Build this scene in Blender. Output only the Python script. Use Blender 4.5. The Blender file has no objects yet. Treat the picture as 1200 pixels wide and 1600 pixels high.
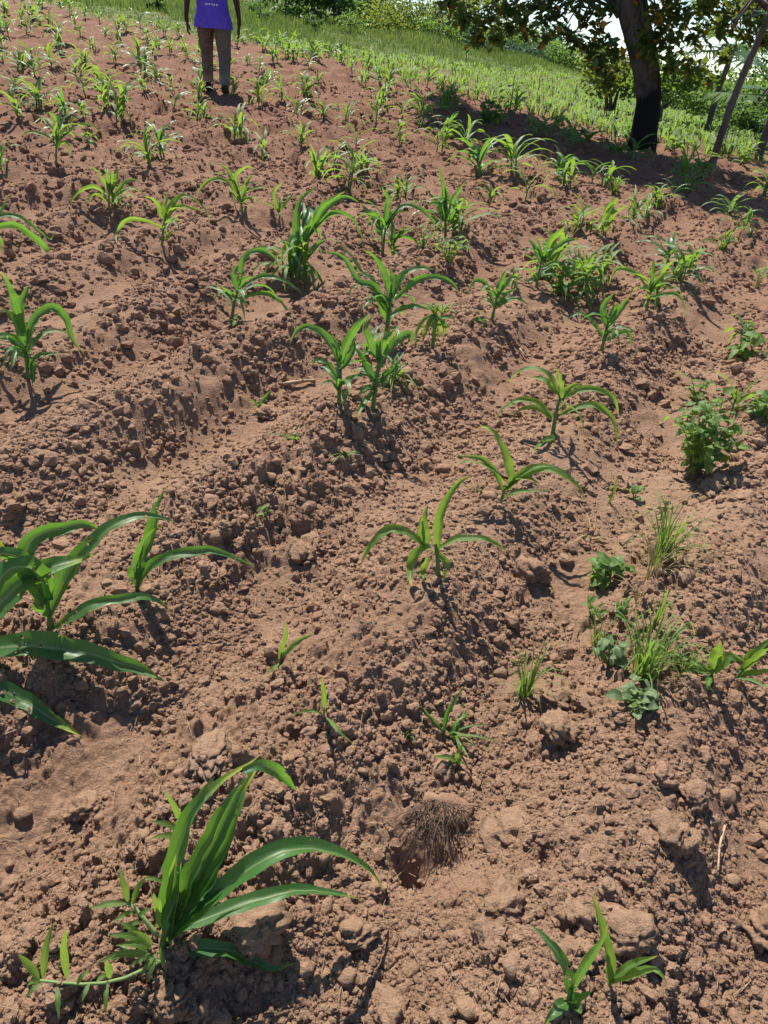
import bpy, math, random
import numpy as np
from math import sin, cos, tan, radians, pi, sqrt, atan2, exp
from mathutils import Vector, Matrix

# ------------------------------------------------------------------ camera
CAM = np.array([0.0, 0.0, 1.5])
FPX = 1164.0                       # focal length in units of the 1200 x 1600 photograph
PITCH, ROLL = radians(31.7), radians(5.0)
CF = np.array([0, cos(PITCH), -sin(PITCH)])
_u0 = np.array([0, sin(PITCH), cos(PITCH)]); _r0 = np.array([1.0, 0, 0])
CR = cos(ROLL) * _r0 + sin(ROLL) * _u0
CU = cos(ROLL) * _u0 - sin(ROLL) * _r0
scene = bpy.context.scene
col = scene.collection
cd = bpy.data.cameras.new('camera'); cam = bpy.data.objects.new('camera', cd); col.objects.link(cam)
cd.sensor_fit = 'VERTICAL'; cd.sensor_height = 36.0; cd.lens = 36.0 * FPX / 1600.0
cd.clip_start = 0.02; cd.clip_end = 3000
cam.matrix_world = Matrix(((CR[0], CU[0], -CF[0], CAM[0]), (CR[1], CU[1], -CF[1], CAM[1]),
                           (CR[2], CU[2], -CF[2], CAM[2]), (0, 0, 0, 1)))
scene.camera = cam

# ------------------------------------------------------------------ light
SUN_EL, SUN_AZ = radians(56), radians(-24)      # ahead of the camera, a little to the left
to_sun = Vector((sin(SUN_AZ) * cos(SUN_EL), cos(SUN_AZ) * cos(SUN_EL), sin(SUN_EL)))
world = bpy.data.worlds.new('World'); scene.world = world; world.use_nodes = True
wn = world.node_tree; wn.nodes.clear()
wo = wn.nodes.new('ShaderNodeOutputWorld'); wb = wn.nodes.new('ShaderNodeBackground')
sky = wn.nodes.new('ShaderNodeTexSky'); sky.sky_type = 'NISHITA'; sky.sun_disc = False
sky.sun_elevation = SUN_EL; sky.sun_rotation = SUN_AZ
sky.air_density = 0.8; sky.dust_density = 0.0; sky.ozone_density = 2.0
wb.inputs['Strength'].default_value = 0.095
wn.links.new(sky.outputs[0], wb.inputs[0]); wn.links.new(wb.outputs[0], wo.inputs[0])
sl = bpy.data.lights.new('sun', 'SUN'); sl.energy = 5.0; sl.angle = radians(0.53); sl.color = (1.0, 0.94, 0.84)
so = bpy.data.objects.new('sun', sl); col.objects.link(so)
so.rotation_euler = (-to_sun).to_track_quat('-Z', 'Y').to_euler()
so.location = (-6, 12, 20)
scene.view_settings.view_transform = 'Standard'; scene.view_settings.look = 'None'
scene.view_settings.exposure = 0.88; scene.view_settings.gamma = 1.0
scene.cycles.max_bounces = 6; scene.cycles.diffuse_bounces = 3; scene.cycles.transmission_bounces = 4
scene.cycles.transparent_max_bounces = 4; scene.cycles.caustics_reflective = False; scene.cycles.caustics_refractive = False

# ------------------------------------------------------------------ numeric helpers
rng = np.random.default_rng(11); random.seed(5)

def _h(ix, iy, s):
    a = (ix.astype(np.int64) * 374761393 + iy.astype(np.int64) * 668265263 + s * 974634777) & 0xFFFFFFFF
    a = ((a ^ (a >> 13)) * 1274126177) & 0xFFFFFFFF
    a = ((a ^ (a >> 16)) * 2246822519) & 0xFFFFFFFF
    return ((a ^ (a >> 15)) & 0xFFFFFF) / float(0x1000000)

def perlin(x, y, s=0):
    x = np.asarray(x, float); y = np.asarray(y, float)
    x0 = np.floor(x); y0 = np.floor(y); fx = x - x0; fy = y - y0
    u = fx * fx * fx * (fx * (fx * 6 - 15) + 10); v = fy * fy * fy * (fy * (fy * 6 - 15) + 10)
    def g(dx, dy):
        a = _h(x0 + dx, y0 + dy, s) * 2 * pi
        return np.cos(a) * (fx - dx) + np.sin(a) * (fy - dy)
    a = g(0, 0); b = g(1, 0); c = g(0, 1); d = g(1, 1)
    return ((a + (b - a) * u) + ((c + (d - c) * u) - (a + (b - a) * u)) * v) * 1.5

def lumps(x, y, cell, s, dens=0.6, rmin=.25, rmax=.5):
    """half-buried rounded lumps scattered over jittered cells; returns height in cell units"""
    X = np.asarray(x, float) / cell; Y = np.asarray(y, float) / cell
    x0 = np.floor(X); y0 = np.floor(Y); out = np.zeros_like(X)
    for dx in (-1, 0, 1):
        for dy in (-1, 0, 1):
            cx = x0 + dx; cy = y0 + dy
            px = cx + .15 + .7 * _h(cx, cy, s); py = cy + .15 + .7 * _h(cx, cy, s + 1)
            k = _h(cx, cy, s + 2)
            rr = rmin + (rmax - rmin) * _h(cx, cy, s + 3) ** 2
            an = _h(cx, cy, s + 4) * pi; el = .65 + .35 * _h(cx, cy, s + 5)
            ux = X - px; uy = Y - py
            a = ux * np.cos(an) + uy * np.sin(an); b = (-ux * np.sin(an) + uy * np.cos(an)) / el
            aa, bb = np.abs(a), np.abs(b)
            d = (.55 * np.maximum(np.maximum(aa, bb), (aa + bb) * .74) + .45 * np.sqrt(a * a + b * b)) / rr
            tl = 1 + (1.1 * _h(cx, cy, s + 6) - .55) * a / rr + (1.1 * _h(cx, cy, s + 7) - .55) * b / rr
            hgt = rr * .72 * np.minimum(1 + .25 * (1 - d), (1 - d) * 2.3) * tl
            out = np.maximum(out, np.where((k < dens) & (d < 1), hgt, 0))
    return out

def sstep(a, b, x):
    t = np.clip((x - a) / (b - a), 0, 1); return t * t * (3 - 2 * t)

# ------------------------------------------------------------------ the lie of the land
ROWAZ = radians(28); RC, RS = cos(ROWAZ), sin(ROWAZ)
ROW0, ROWD = -0.71, 0.735
_PH = np.array([-100., -60, -20, -8, 0, 6, 14, 25, 60, 100])
_RR = np.array([0., 8, 10, 12, 18, 25, 35, 50, 90, 300, 900])
_Z = np.array([
    [0, 0, 0, 0, 0, 0, 0, 0, 0, 0],
    [-.1, .3, .564, .594, .6, .597, .582, .544, .3, -.1],
    [-.1, .375, .70, .74, .75, .73, .68, .56, .3, -.1],
    [-.1, .45, .85, .89, .88, .84, .68, .50, .3, -.1],
    [-.1, .7, 1.3, 1.3, 1.15, .95, .60, .45, .2, -.1],
    [-.1, 1.0, 1.93, 1.6, 1.3, 1.0, .50, .30, 0, -.1],
    [-.1, 1.4, 2.5, 2.05, 2.0, 1.4, .40, .10, -.2, -.1],
    [-.1, 2.0, 3.1, 2.5, 2.7, 1.8, .25, -.15, -.4, -.1],
    [-.1, 4.5, 7.0, 6.0, 4.2, 2.2, -.1, -.6, -.8, -.1],
    [-.1, 12.0, 20., 17., 8.0, 3.0, -.3, -.9, -1.2, -.1],
    [-.1, 14.0, 24., 20., 9.0, 3.0, -.3, -.9, -1.2, -.1]])

def crest_q(x, y):      # >0 beyond the crest line of the near field
    return ((y - 12.6) + 1.3 * (x - .2)) / 1.64

def base_z(x, y):
    x = np.asarray(x, float); y = np.asarray(y, float)
    r = np.hypot(x, y); ph = np.degrees(np.arctan2(x, np.maximum(y, -1e9)))
    near = .075 * y
    ph = np.clip(ph, -100, 100); rc = np.clip(r, 0, 899)
    i = np.clip(np.searchsorted(_PH, ph, 'right') - 1, 0, len(_PH) - 2)
    j = np.clip(np.searchsorted(_RR, rc, 'right') - 1, 0, len(_RR) - 2)
    a = (ph - _PH[i]) / (_PH[i + 1] - _PH[i]); a = a * a * (3 - 2 * a) * .5 + a * .5
    b = (rc - _RR[j]) / (_RR[j + 1] - _RR[j])
    far = (_Z[j, i] * (1 - a) + _Z[j, i + 1] * a) * (1 - b) + (_Z[j + 1, i] * (1 - a) + _Z[j + 1, i + 1] * a) * b
    w = sstep(6.5, 9, r)
    return near * (1 - w) + far * w

DENTS = []      # (x, y, radius, depth)

def ridge(x, y):
    u = RC * x - RS * y; v = RS * x + RC * y
    uu = u + .05 * perlin(v * .9, u * .4, 31) + .03 * perlin(v * 2.7, u, 32)
    c = np.cos(2 * pi * (uu - ROW0) / ROWD)
    amp = .068 * (1 - .62 * sstep(3, 8, np.hypot(x, y))) * (1 + .45 * perlin(v * .7, u * 1.1, 33))
    return amp * np.sign(c) * np.abs(c) ** .85

def ground_z(x, y, fine=True):
    x = np.asarray(x, float); y = np.asarray(y, float)
    r = np.hypot(x, y)
    z = base_z(x, y)
    till = 1 - sstep(0.2, 2.5, crest_q(x, y))
    z = z + ridge(x, y) * till
    z = z + (.030 - .014 * sstep(4, 9, r)) * perlin(x * 1.9, y * 1.9, 1) + .020 * perlin(x * 4.3, y * 4.3, 2)
    for dx, dy, dr, dd in DENTS:
        z = z - dd * np.exp(-((x - dx) ** 2 + (y - dy) ** 2) / (dr * dr))
    if fine:
        rough = np.clip(.74 + .95 * perlin(x * 1.4 + 7, y * 1.4, 3), .26, 1.4)
        # furrow bottoms are trodden smoother than the ridge flanks
        u = RC * x - RS * y
        fur = .5 - .5 * np.cos(2 * pi * (u - ROW0) / ROWD)
        rough = rough * (1.08 - .68 * fur ** 3) * (1 - .28 * sstep(1.9, 2.8, r) + .5 * sstep(4, 7.5, r))
        wx = x + .02 * perlin(x * 14, y * 14, 8); wy = y + .02 * perlin(x * 14, y * 14, 9)
        z = z + rough * (.022 * perlin(wx * 9, wy * 9, 4) + .016 * perlin(wx * 19, wy * 19, 5) + .011 * perlin(wx * 41, wy * 41, 6) * (1 - .8 * sstep(2.5, 5, r)) + .0055 * perlin(x * 90, y * 90, 7) * (r < 2.5))
        z = z - rough * .034 * np.maximum(perlin(wx * 6.1, wy * 6.1, 14) - .2, 0)
        wx = wx + .006 * perlin(x * 60, y * 60, 18); wy = wy + .006 * perlin(x * 60, y * 60, 19)
        z = z + rough * ((1 - .25 * sstep(1.8, 3, r) * (r < 6)) * .12 * lumps(wx, wy, .12, 40, .42, .14, .42) + (1 - .3 * sstep(1.8, 3, r) - .3 * sstep(3.5, 7, r)) * .05 * lumps(wx, wy, .05, 50, .75, .2, .52)
                         + (1.1 * (1 - sstep(1.8, 3.2, r))) * .024 * lumps(wx, wy, .024, 60, .85, .22, .55))
        z = z + .042 * sstep(4, 9, r) * rough * (perlin(x * 4.2, y * 4.2, 24) + .7 * lumps(wx, wy, .22, 70, .7, .2, .5))
    return z

def ray(px, py):
    return CF + (px - 600) / FPX * CR - (py - 800) / FPX * CU

def at(px, py, off=0.0):
    """where the sight line through a photograph pixel meets the land"""
    d = ray(px, py); t = .8; last = t
    while t < 300:
        p = CAM + d * t
        if p[2] < ground_z(p[0], p[1], False) + off: break
        last = t; t *= 1.02
    a, b = last, t
    for _ in range(18):
        m = (a + b) / 2; p = CAM + d * m
        if p[2] < ground_z(p[0], p[1], False) + off: b = m
        else: a = m
    return CAM + d * b

def onplane(px, py, base, dd=0.0):
    """point on the upright plane through a base point facing the viewer, dd metres behind it"""
    g = np.array([base[0], base[1]]); n = np.hypot(*g); g = g / n
    d = ray(px, py); t = (n + dd) / (d[0] * g[0] + d[1] * g[1])
    return CAM + d * t

def mpp(p):             # metres per photograph pixel at a point
    return float((np.asarray(p) - CAM) @ CF) / FPX

DENTS.append((*at(650, 1352)[:2], .046, .10)); DENTS.append((*at(850, 1345)[:2], .03, .03))
DENTS.append((*at(700, 1330)[:2], .04, .06)); DENTS.append((*at(600, 1400)[:2], .03, .02))
DENTS.append((*at(915, 1180)[:2], .05, .03))

# ------------------------------------------------------------------ object helpers
def tag(o, label=None, cat=None, group=None, kind=None):
    if label: o['label'] = label
    if cat: o['category'] = cat
    if group: o['group'] = group
    if kind: o['kind'] = kind
    return o

def empty(name, loc, label=None, cat=None, group=None):
    o = bpy.data.objects.new(name, None); col.objects.link(o); o.location = Vector([float(c) for c in loc])
    o.empty_display_size = .05
    return tag(o, label, cat, group)

def mk_mesh(name, V, Fc, UV=None, mat=None, smooth=True, colr=None):
    """V (n,3); Fc an (m,k) array or list of faces; UV per vertex (n,2); colr per vertex (n,)"""
    me = bpy.data.meshes.new(name)
    V = np.asarray(V, np.float32)
    if isinstance(Fc, np.ndarray):
        m, k = Fc.shape
        me.vertices.add(len(V)); me.vertices.foreach_set('co', V.ravel())
        me.loops.add(m * k); me.loops.foreach_set('vertex_index', Fc.astype(np.int32).ravel())
        me.polygons.add(m); me.polygons.foreach_set('loop_start', np.arange(0, m * k, k, dtype=np.int32))
        me.update(calc_edges=True)
    else:
        me.from_pydata([tuple(v) for v in V.tolist()], [], [tuple(f) for f in Fc]); me.update()
    if smooth: me.polygons.foreach_set('use_smooth', np.ones(len(me.polygons), bool))
    if UV is not None:
        li = np.empty(len(me.loops), np.int32); me.loops.foreach_get('vertex_index', li)
        l = me.uv_layers.new(name='UVMap'); l.data.foreach_set('uv', np.asarray(UV, np.float32)[li].ravel())
    if colr is not None:
        at_ = me.attributes.new('tone', 'FLOAT', 'POINT'); at_.data.foreach_set('value', np.asarray(colr, np.float32))
    if mat: me.materials.append(mat)
    return me

def ob(name, me, parent=None, loc=None):
    o = bpy.data.objects.new(name, me); col.objects.link(o)
    if parent: o.parent = parent
    if loc is not None: o.location = Vector([float(c) for c in loc])
    return o

class MB:
    def __init__(s): s.v = []; s.f = []; s.uv = []; s.t = []; s.n = 0
    def add(s, V, Fc, UV=None, tone=.5):
        V = np.asarray(V, float); s.v.append(V); s.f += [[i + s.n for i in f] for f in Fc]
        s.uv.append(np.zeros((len(V), 2)) if UV is None else np.asarray(UV, float)); s.t.append(np.full(len(V), tone)); s.n += len(V)
    def mesh(s, name, mat, org=(0, 0, 0)):
        return mk_mesh(name, np.concatenate(s.v) - np.asarray(org, float), s.f, np.concatenate(s.uv), mat, True, np.concatenate(s.t))

def catmull(P, n):
    P = np.asarray(P, float)
    if len(P) == 2: return P[0] + np.linspace(0, 1, n)[:, None] * (P[1] - P[0])
    Q = np.vstack([2 * P[0] - P[1], P, 2 * P[-1] - P[-2]])
    seg = np.linalg.norm(np.diff(P, axis=0), axis=1); cum = np.concatenate([[0], np.cumsum(seg)])
    out = []
    for s in np.linspace(0, cum[-1], n):
        i = min(max(np.searchsorted(cum, s, 'right') - 1, 0), len(P) - 2); t = (s - cum[i]) / max(seg[i], 1e-9)
        p0, p1, p2, p3 = Q[i], Q[i + 1], Q[i + 2], Q[i + 3]
        out.append(.5 * (2 * p1 + (p2 - p0) * t + (2 * p0 - 5 * p1 + 4 * p2 - p3) * t * t + (3 * p1 - p0 - 3 * p2 + p3) * t ** 3))
    return np.array(out)

def nrm(a): return a / np.maximum(np.linalg.norm(a, axis=-1, keepdims=True), 1e-9)

def tube(P, rad, k=8, close=True, jit=0.0, seed=0):
    P = np.asarray(P, float); n = len(P); rad = np.broadcast_to(np.asarray(rad, float), (n,))
    T = nrm(np.gradient(P, axis=0)); ref = np.array([1, 0, 0]) if abs(T[0][0]) < .8 else np.array([0, 1, 0])
    A = []; a = ref
    for i in range(n):
        a = a - T[i] * (a @ T[i]); a = a / max(np.linalg.norm(a), 1e-9); A.append(a)
    A = np.array(A); B = np.cross(T, A); th = np.linspace(0, 2 * pi, k, endpoint=False)
    g = np.random.default_rng(seed); J = 1 + jit * g.uniform(-1, 1, (n, k))
    V = P[:, None] + (rad[:, None] * J)[:, :, None] * (np.cos(th)[None, :, None] * A[:, None] + np.sin(th)[None, :, None] * B[:, None])
    V = V.reshape(-1, 3); Fc = []
    for i in range(n - 1):
        for j in range(k):
            j2 = (j + 1) % k; Fc.append([i * k + j, i * k + j2, (i + 1) * k + j2, (i + 1) * k + j])
    UV = np.stack([np.tile(np.arange(k) / k, n), np.repeat(np.linspace(0, 1, n), k)], 1)
    if close: Fc.append([k - 1 - j for j in range(k)]); Fc.append([(n - 1) * k + j for j in range(k)])
    return V, Fc, UV

def prof_maize(t): return (.55 + .45 * sstep(0, .3, t)) * np.maximum(1 - np.clip((t - .3) / .7, 0, 1) ** 1.9, 0.0) + .012
def prof_grass(t): return (1 - t ** 2.2) * .98 + .02
def prof_lance(t): return np.sin(pi * np.clip(t, 0, 1) ** .8) ** .85 * .98 + .02
def prof_ovate(t): return np.sin(pi * np.clip(t, 0, 1) ** .72) ** .7 * .98 + .02

def ribbon(P, w, nseg=14, face=.3, tw=(0, 0), fold=.28, wave=.0, seed=0, prof=prof_maize, across=5, cam=True, up=None):
    P = catmull(P, nseg + 1); t = np.linspace(0, 1, nseg + 1)
    if wave:
        kk = np.random.default_rng(seed + 7); P = P + np.cumsum(kk.normal(0, .045 * w, P.shape), 0) * (t * (1 - t) * 4)[:, None]
    T = nrm(np.gradient(P, axis=0))
    dh = (P[-1] - P[0]) * [1, 1, 0]
    if np.linalg.norm(dh) < 1e-4: dh = np.array([1., 0, 0])
    perp = nrm(np.array([dh[1], -dh[0], 0.]))
    S = np.repeat(perp[None], nseg + 1, 0)
    if face > 0 and cam:
        sf = nrm(np.cross(T, nrm(P - CAM)))
        for i in range(len(sf)):
            ref = perp if i == 0 else sf[i - 1]
            if sf[i] @ ref < 0: sf[i] = -sf[i]
        S = (1 - face) * S + face * sf
    S = nrm(S - T * np.sum(S * T, 1, keepdims=True))
    N = np.cross(S, T)
    if (N[:, 2].sum() if up is None else (N @ np.asarray(up)).sum()) < 0: N = -N
    ang = np.radians(tw[0] + (tw[1] - tw[0]) * t)[:, None]
    S, N = S * np.cos(ang) + N * np.sin(ang), N * np.cos(ang) - S * np.sin(ang)
    hw = .5 * w * prof(t)
    g = np.random.default_rng(seed); ss = np.linspace(-1, 1, across)
    ph = g.uniform(0, 6.28, 2); fr = g.uniform(9, 15, 2)
    V = []
    for s in ss:
        e = abs(s)
        wv = wave * w * e * e * np.sin(fr[0 if s < 0 else 1] * t + ph[0 if s < 0 else 1]) * np.sin(pi * np.clip(t * 1.1, 0, 1))
        rag = 1 + (.16 * wave / .11) * e * (g.uniform(-1, .4, nseg + 1))
        V.append(P + S * (s * hw * rag)[:, None] + N * (fold * e ** 1.3 * hw + wv)[:, None])
    V = np.stack(V, 1).reshape(-1, 3)
    UV = np.stack([np.tile((ss + 1) / 2, nseg + 1), np.repeat(t, across)], 1)
    Fc = [[i * across + j, i * across + j + 1, (i + 1) * across + j + 1, (i + 1) * across + j] for i in range(nseg) for j in range(across - 1)]
    return V, Fc, UV

# ------------------------------------------------------------------ materials
def new_mat(name):
    m = bpy.data.materials.new(name); m.use_nodes = True; nt = m.node_tree
    b = nt.nodes['Principled BSDF']; return m, nt, b

class NB:
    def __init__(s, nt): s.nt = nt
    def n(s, typ, **kw):
        x = s.nt.nodes.new(typ)
        for k, v in kw.items():
            if k in x.inputs: x.inputs[k].default_value = v
            else: setattr(x, k, v)
        return x
    def l(s, a, b): s.nt.links.new(a, b)
    def ramp(s, fac, stops):
        r = s.nt.nodes.new('ShaderNodeValToRGB'); e = r.color_ramp.elements
        while len(e) < len(stops): e.new(.5)
        for x, (p, c) in zip(e, stops): x.position = p; x.color = c if len(c) == 4 else (*c, 1)
        s.l(fac, r.inputs[0]); return r.outputs[0]
    def noise(s, vec, scale, detail=4, rough=.55):
        x = s.nt.nodes.new('ShaderNodeTexNoise'); x.inputs['Scale'].default_value = scale
        x.inputs['Detail'].default_value = detail; x.inputs['Roughness'].default_value = rough
        if vec is not None: s.l(vec, x.inputs['Vector'])
        return x.outputs['Fac']
    def mix(s, fac, a, b, mode='MIX'):
        x = s.nt.nodes.new('ShaderNodeMix'); x.data_type = 'RGBA'; x.blend_type = mode
        for sock, v in ((x.inputs[0], fac), (x.inputs[6], a), (x.inputs[7], b)):
            if isinstance(v, (int, float)): sock.default_value = v
            elif isinstance(v, tuple): sock.default_value = v if len(v) == 4 else (*v, 1)
            else: s.l(v, sock)
        return x.outputs[2]
    def math(s, op, a, b=0.0):
        x = s.nt.nodes.new('ShaderNodeMath'); x.operation = op
        for sock, v in ((x.inputs[0], a), (x.inputs[1], b)):
            if isinstance(v, (int, float)): sock.default_value = v
            else: s.l(v, sock)
        return x.outputs[0]

def soil_mat(name, tint=1.0, local=False, fine=1.0, grey=0.0):
    m, nt, b = new_mat(name); B = NB(nt)
    co = B.n('ShaderNodeNewGeometry').outputs['Position']
    n1 = B.noise(co, 1.3, 5, .6); n2 = B.noise(co, 9, 6, .65); n3 = B.noise(co, 70, 5, .7); n4 = B.noise(co, 300, 3, .6)
    c1 = B.ramp(n1, [(.30, (.212 * tint, .106 * tint, .060 * tint)), (.5, (.312 * tint, .176 * tint, .105 * tint)), (.68, (.40 * tint, .250 * tint, .160 * tint))])
    c2 = B.ramp(n2, [(.3, (.205 * tint, .101 * tint, .057 * tint)), (.72, (.415 * tint, .264 * tint, .174 * tint))])
    c = B.mix(.5, c1, c2)
    c = B.mix(.34, c, B.ramp(n3, [(.3, (.135, .067, .040)), (.7, (.53, .355, .240))]))
    c = B.mix(.24, c, B.ramp(n4, [(.35, (.115, .060, .038)), (.65, (.55, .385, .275))]))
    # redder soil up the slope; the darkening paints in shade of backlit clods
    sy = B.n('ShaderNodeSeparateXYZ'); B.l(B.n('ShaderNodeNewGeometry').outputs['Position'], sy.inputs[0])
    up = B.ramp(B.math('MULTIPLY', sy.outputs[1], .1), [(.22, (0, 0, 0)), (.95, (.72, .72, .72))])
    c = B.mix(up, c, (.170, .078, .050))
    if local:
        rnd = B.n('ShaderNodeObjectInfo').outputs['Random']
        c = B.mix(B.math('MULTIPLY', rnd, .4), c, (.40 * tint, .245 * tint, .150 * tint))
    if grey: c = B.mix(grey, c, (.46, .31, .205))
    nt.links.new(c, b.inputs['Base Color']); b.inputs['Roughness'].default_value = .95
    b.inputs['Specular IOR Level'].default_value = .12
    bu = B.n('ShaderNodeBump'); bu.inputs['Strength'].default_value = 1.0; bu.inputs['Distance'].default_value = .02 * fine
    hh = B.math('ADD', B.math('MULTIPLY', B.noise(co, 45 / fine, 6, .72), 1.0), B.math('MULTIPLY', B.noise(co, 170 / fine, 5, .7), .45))
    B.l(hh, bu.inputs['Height']); B.l(bu.outputs[0], b.inputs['Normal'])
    return m

def leaf_mat(name, c_lo, c_hi, trans, tmix=.42, rough=.38, midrib=True, tip=None, veins=150, spec=.5, holes=False):
    """thin leaf: glossy upper skin over a translucent blade, paler midrib, parallel veins"""
    m, nt, b = new_mat(name); B = NB(nt)
    uv = B.n('ShaderNodeUVMap').outputs[0]; sx = B.n('ShaderNodeSeparateXYZ'); B.l(uv, sx.inputs[0])
    rnd = B.n('ShaderNodeObjectInfo').outputs['Random']
    pos = B.n('ShaderNodeNewGeometry').outputs['Position']
    var = B.math('ADD', B.math('MULTIPLY', rnd, .55), B.math('MULTIPLY', B.noise(pos, 18, 4), .45))
    c = B.ramp(var, [(.2, c_lo), (.8, c_hi)])
    tcol = B.mix(.5, c, tuple(trans))
    tcol = B.mix(.65, tcol, tuple(trans))
    if veins:
        wv = B.math('SINE', B.math('MULTIPLY', sx.outputs[0], veins)); wv = B.math('MULTIPLY', B.math('ADD', wv, 1.0), .055)
        c = B.mix(wv, c, (.16, .26, .07)); tcol = B.mix(wv, tcol, (.42, .55, .12))
    if midrib:
        d = B.math('ABSOLUTE', B.math('SUBTRACT', sx.outputs[0], .5)); mk = B.ramp(d, [(.02, (1, 1, 1)), (.075, (0, 0, 0))])
        c = B.mix(B.math('MULTIPLY', mk, .55), c, (.33, .42, .19)); tcol = B.mix(B.math('MULTIPLY', mk, .5), tcol, (.30, .40, .12))
    if tip:
        tf = B.math('ADD', sx.outputs[1], B.math('MULTIPLY', B.math('SUBTRACT', rnd, .5), .22))
        tf = B.math('ADD', tf, B.math('MULTIPLY', B.math('SUBTRACT', B.noise(pos, 60, 3), .5), .25))
        tk = B.ramp(tf, [(.86, (0, 0, 0)), (1.0, (1, 1, 1))])
        c = B.mix(B.math('MULTIPLY', tk, .7), c, tip); tcol = B.mix(B.math('MULTIPLY', tk, .7), tcol, tip)
    c = B.mix(B.math('MULTIPLY', B.ramp(B.noise(pos, 34, 5, .7), [(.52, (0, 0, 0)), (.75, (1, 1, 1))]), .30), c, (.20, .17, .085))
    nt.links.new(c, b.inputs['Base Color'])
    B.l(B.math('ADD', B.math('MULTIPLY', B.noise(pos, 50, 4), .35), rough - .12), b.inputs['Roughness'])
    b.inputs['Specular IOR Level'].default_value = spec
    bu = B.n('ShaderNodeBump'); bu.inputs['Strength'].default_value = .25; bu.inputs['Distance'].default_value = .002
    B.l(B.math('ADD', B.math('SINE', B.math('MULTIPLY', sx.outputs[0], veins or 40)), B.noise(pos, 90, 3)), bu.inputs['Height'])
    B.l(bu.outputs[0], b.inputs['Normal'])
    tr = B.n('ShaderNodeBsdfTranslucent'); B.l(tcol, tr.inputs[0])
    mx = B.n('ShaderNodeMixShader'); mx.inputs[0].default_value = tmix
    B.l(b.outputs[0], mx.inputs[1]); B.l(tr.outputs[0], mx.inputs[2])
    out = mx.outputs[0]
    if holes:       # insect bites
        vo = B.n('ShaderNodeTexVoronoi'); vo.inputs['Scale'].default_value = 75; B.l(pos, vo.inputs['Vector'])
        hk = B.math('MULTIPLY', B.math('LESS_THAN', vo.outputs['Distance'], .26), B.math('GREATER_THAN', B.noise(pos, 11, 3), .60))
        tp = B.n('ShaderNodeBsdfTransparent'); m2 = B.n('ShaderNodeMixShader'); B.l(hk, m2.inputs[0]); B.l(out, m2.inputs[1]); B.l(tp.outputs[0], m2.inputs[2]); out = m2.outputs[0]
    B.l(out, nt.nodes['Material Output'].inputs[0])
    return m

def foliage_mat(name, stops, trans, tmix=.35, rough=.5):
    """crown leaves: colour from the per-leaf 'tone' attribute"""
    m, nt, b = new_mat(name); B = NB(nt)
    a = B.n('ShaderNodeAttribute'); a.attribute_name = 'tone'
    c = B.ramp(a.outputs['Fac'], stops)
    nt.links.new(c, b.inputs['Base Color']); b.inputs['Roughness'].default_value = rough; b.inputs['Specular IOR Level'].default_value = .4
    tr = B.n('ShaderNodeBsdfTranslucent'); B.l(B.mix(.5, c, trans), tr.inputs[0])
    mx = B.n('ShaderNodeMixShader'); mx.inputs[0].default_value = tmix
    B.l(b.outputs[0], mx.inputs[1]); B.l(tr.outputs[0], mx.inputs[2]); B.l(mx.outputs[0], nt.nodes['Material Output'].inputs[0])
    return m

def plain_mat(name, lo, hi, scale=20, rough=.8, bump=.3, bdist=.01, spec=.3, stretch=None):
    m, nt, b = new_mat(name); B = NB(nt)
    co = B.n('ShaderNodeTexCoord').outputs['Object']
    if stretch:
        mp = B.n('ShaderNodeMapping'); mp.inputs['Scale'].default_value = stretch; B.l(co, mp.inputs[0]); co = mp.outputs[0]
    n = B.noise(co, scale, 6, .65); c = B.ramp(n, [(.3, lo), (.7, hi)])
    nt.links.new(c, b.inputs['Base Color']); b.inputs['Roughness'].default_value = rough; b.inputs['Specular IOR Level'].default_value = spec
    bu = B.n('ShaderNodeBump'); bu.inputs['Strength'].default_value = bump; bu.inputs['Distance'].default_value = bdist
    B.l(n, bu.inputs['Height']); B.l(bu.outputs[0], b.inputs['Normal'])
    return m

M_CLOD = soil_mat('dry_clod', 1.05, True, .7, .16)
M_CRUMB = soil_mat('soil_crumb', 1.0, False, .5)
M_MAIZE = leaf_mat('maize_leaf', (.026, .105, .028), (.050, .150, .036), (.20, .46, .03), .38, .30, True, (.40, .44, .04), holes=True)
M_YOUNG = leaf_mat('young_maize_leaf', (.052, .145, .024), (.095, .200, .034), (.30, .48, .035), .45, .42, True, (.52, .48, .06))
M_CROP = leaf_mat('crop_leaf', (.070, .155, .032), (.115, .21, .045), (.32, .48, .06), .45, .58, False, None, 0)
M_STALK = leaf_mat('maize_stalk', (.075, .17, .045), (.11, .22, .06), (.28, .42, .06), .25, .4, False, None, 25)
M_WEED = leaf_mat('weed_leaf', (.070, .155, .026), (.115, .21, .038), (.32, .48, .05), .44, .5, True, None, 0)
M_WEEDG = leaf_mat('dull_weed_leaf', (.10, .165, .070), (.16, .22, .10), (.26, .38, .08), .36, .6, True, None, 0)
M_GRASS = leaf_mat('weed_grass_blade', (.065, .15, .028), (.12, .22, .04), (.34, .50, .06), .42, .42, False, (.40, .36, .12), 20)
M_DRYG = leaf_mat('dry_grass_blade', (.26, .20, .10), (.36, .29, .15), (.45, .36, .16), .3, .7, False, None, 20)
M_WEEDSTEM = plain_mat('weed_stem', (.12, .19, .06), (.20, .27, .09), 60, .6, .1)
M_STRAW = plain_mat('straw', (.25, .165, .10), (.46, .35, .22), 40, .85, .2)
M_ROOT = plain_mat('root_fibre', (.045, .031, .023), (.15, .105, .075), 40, .9, .2)

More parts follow.
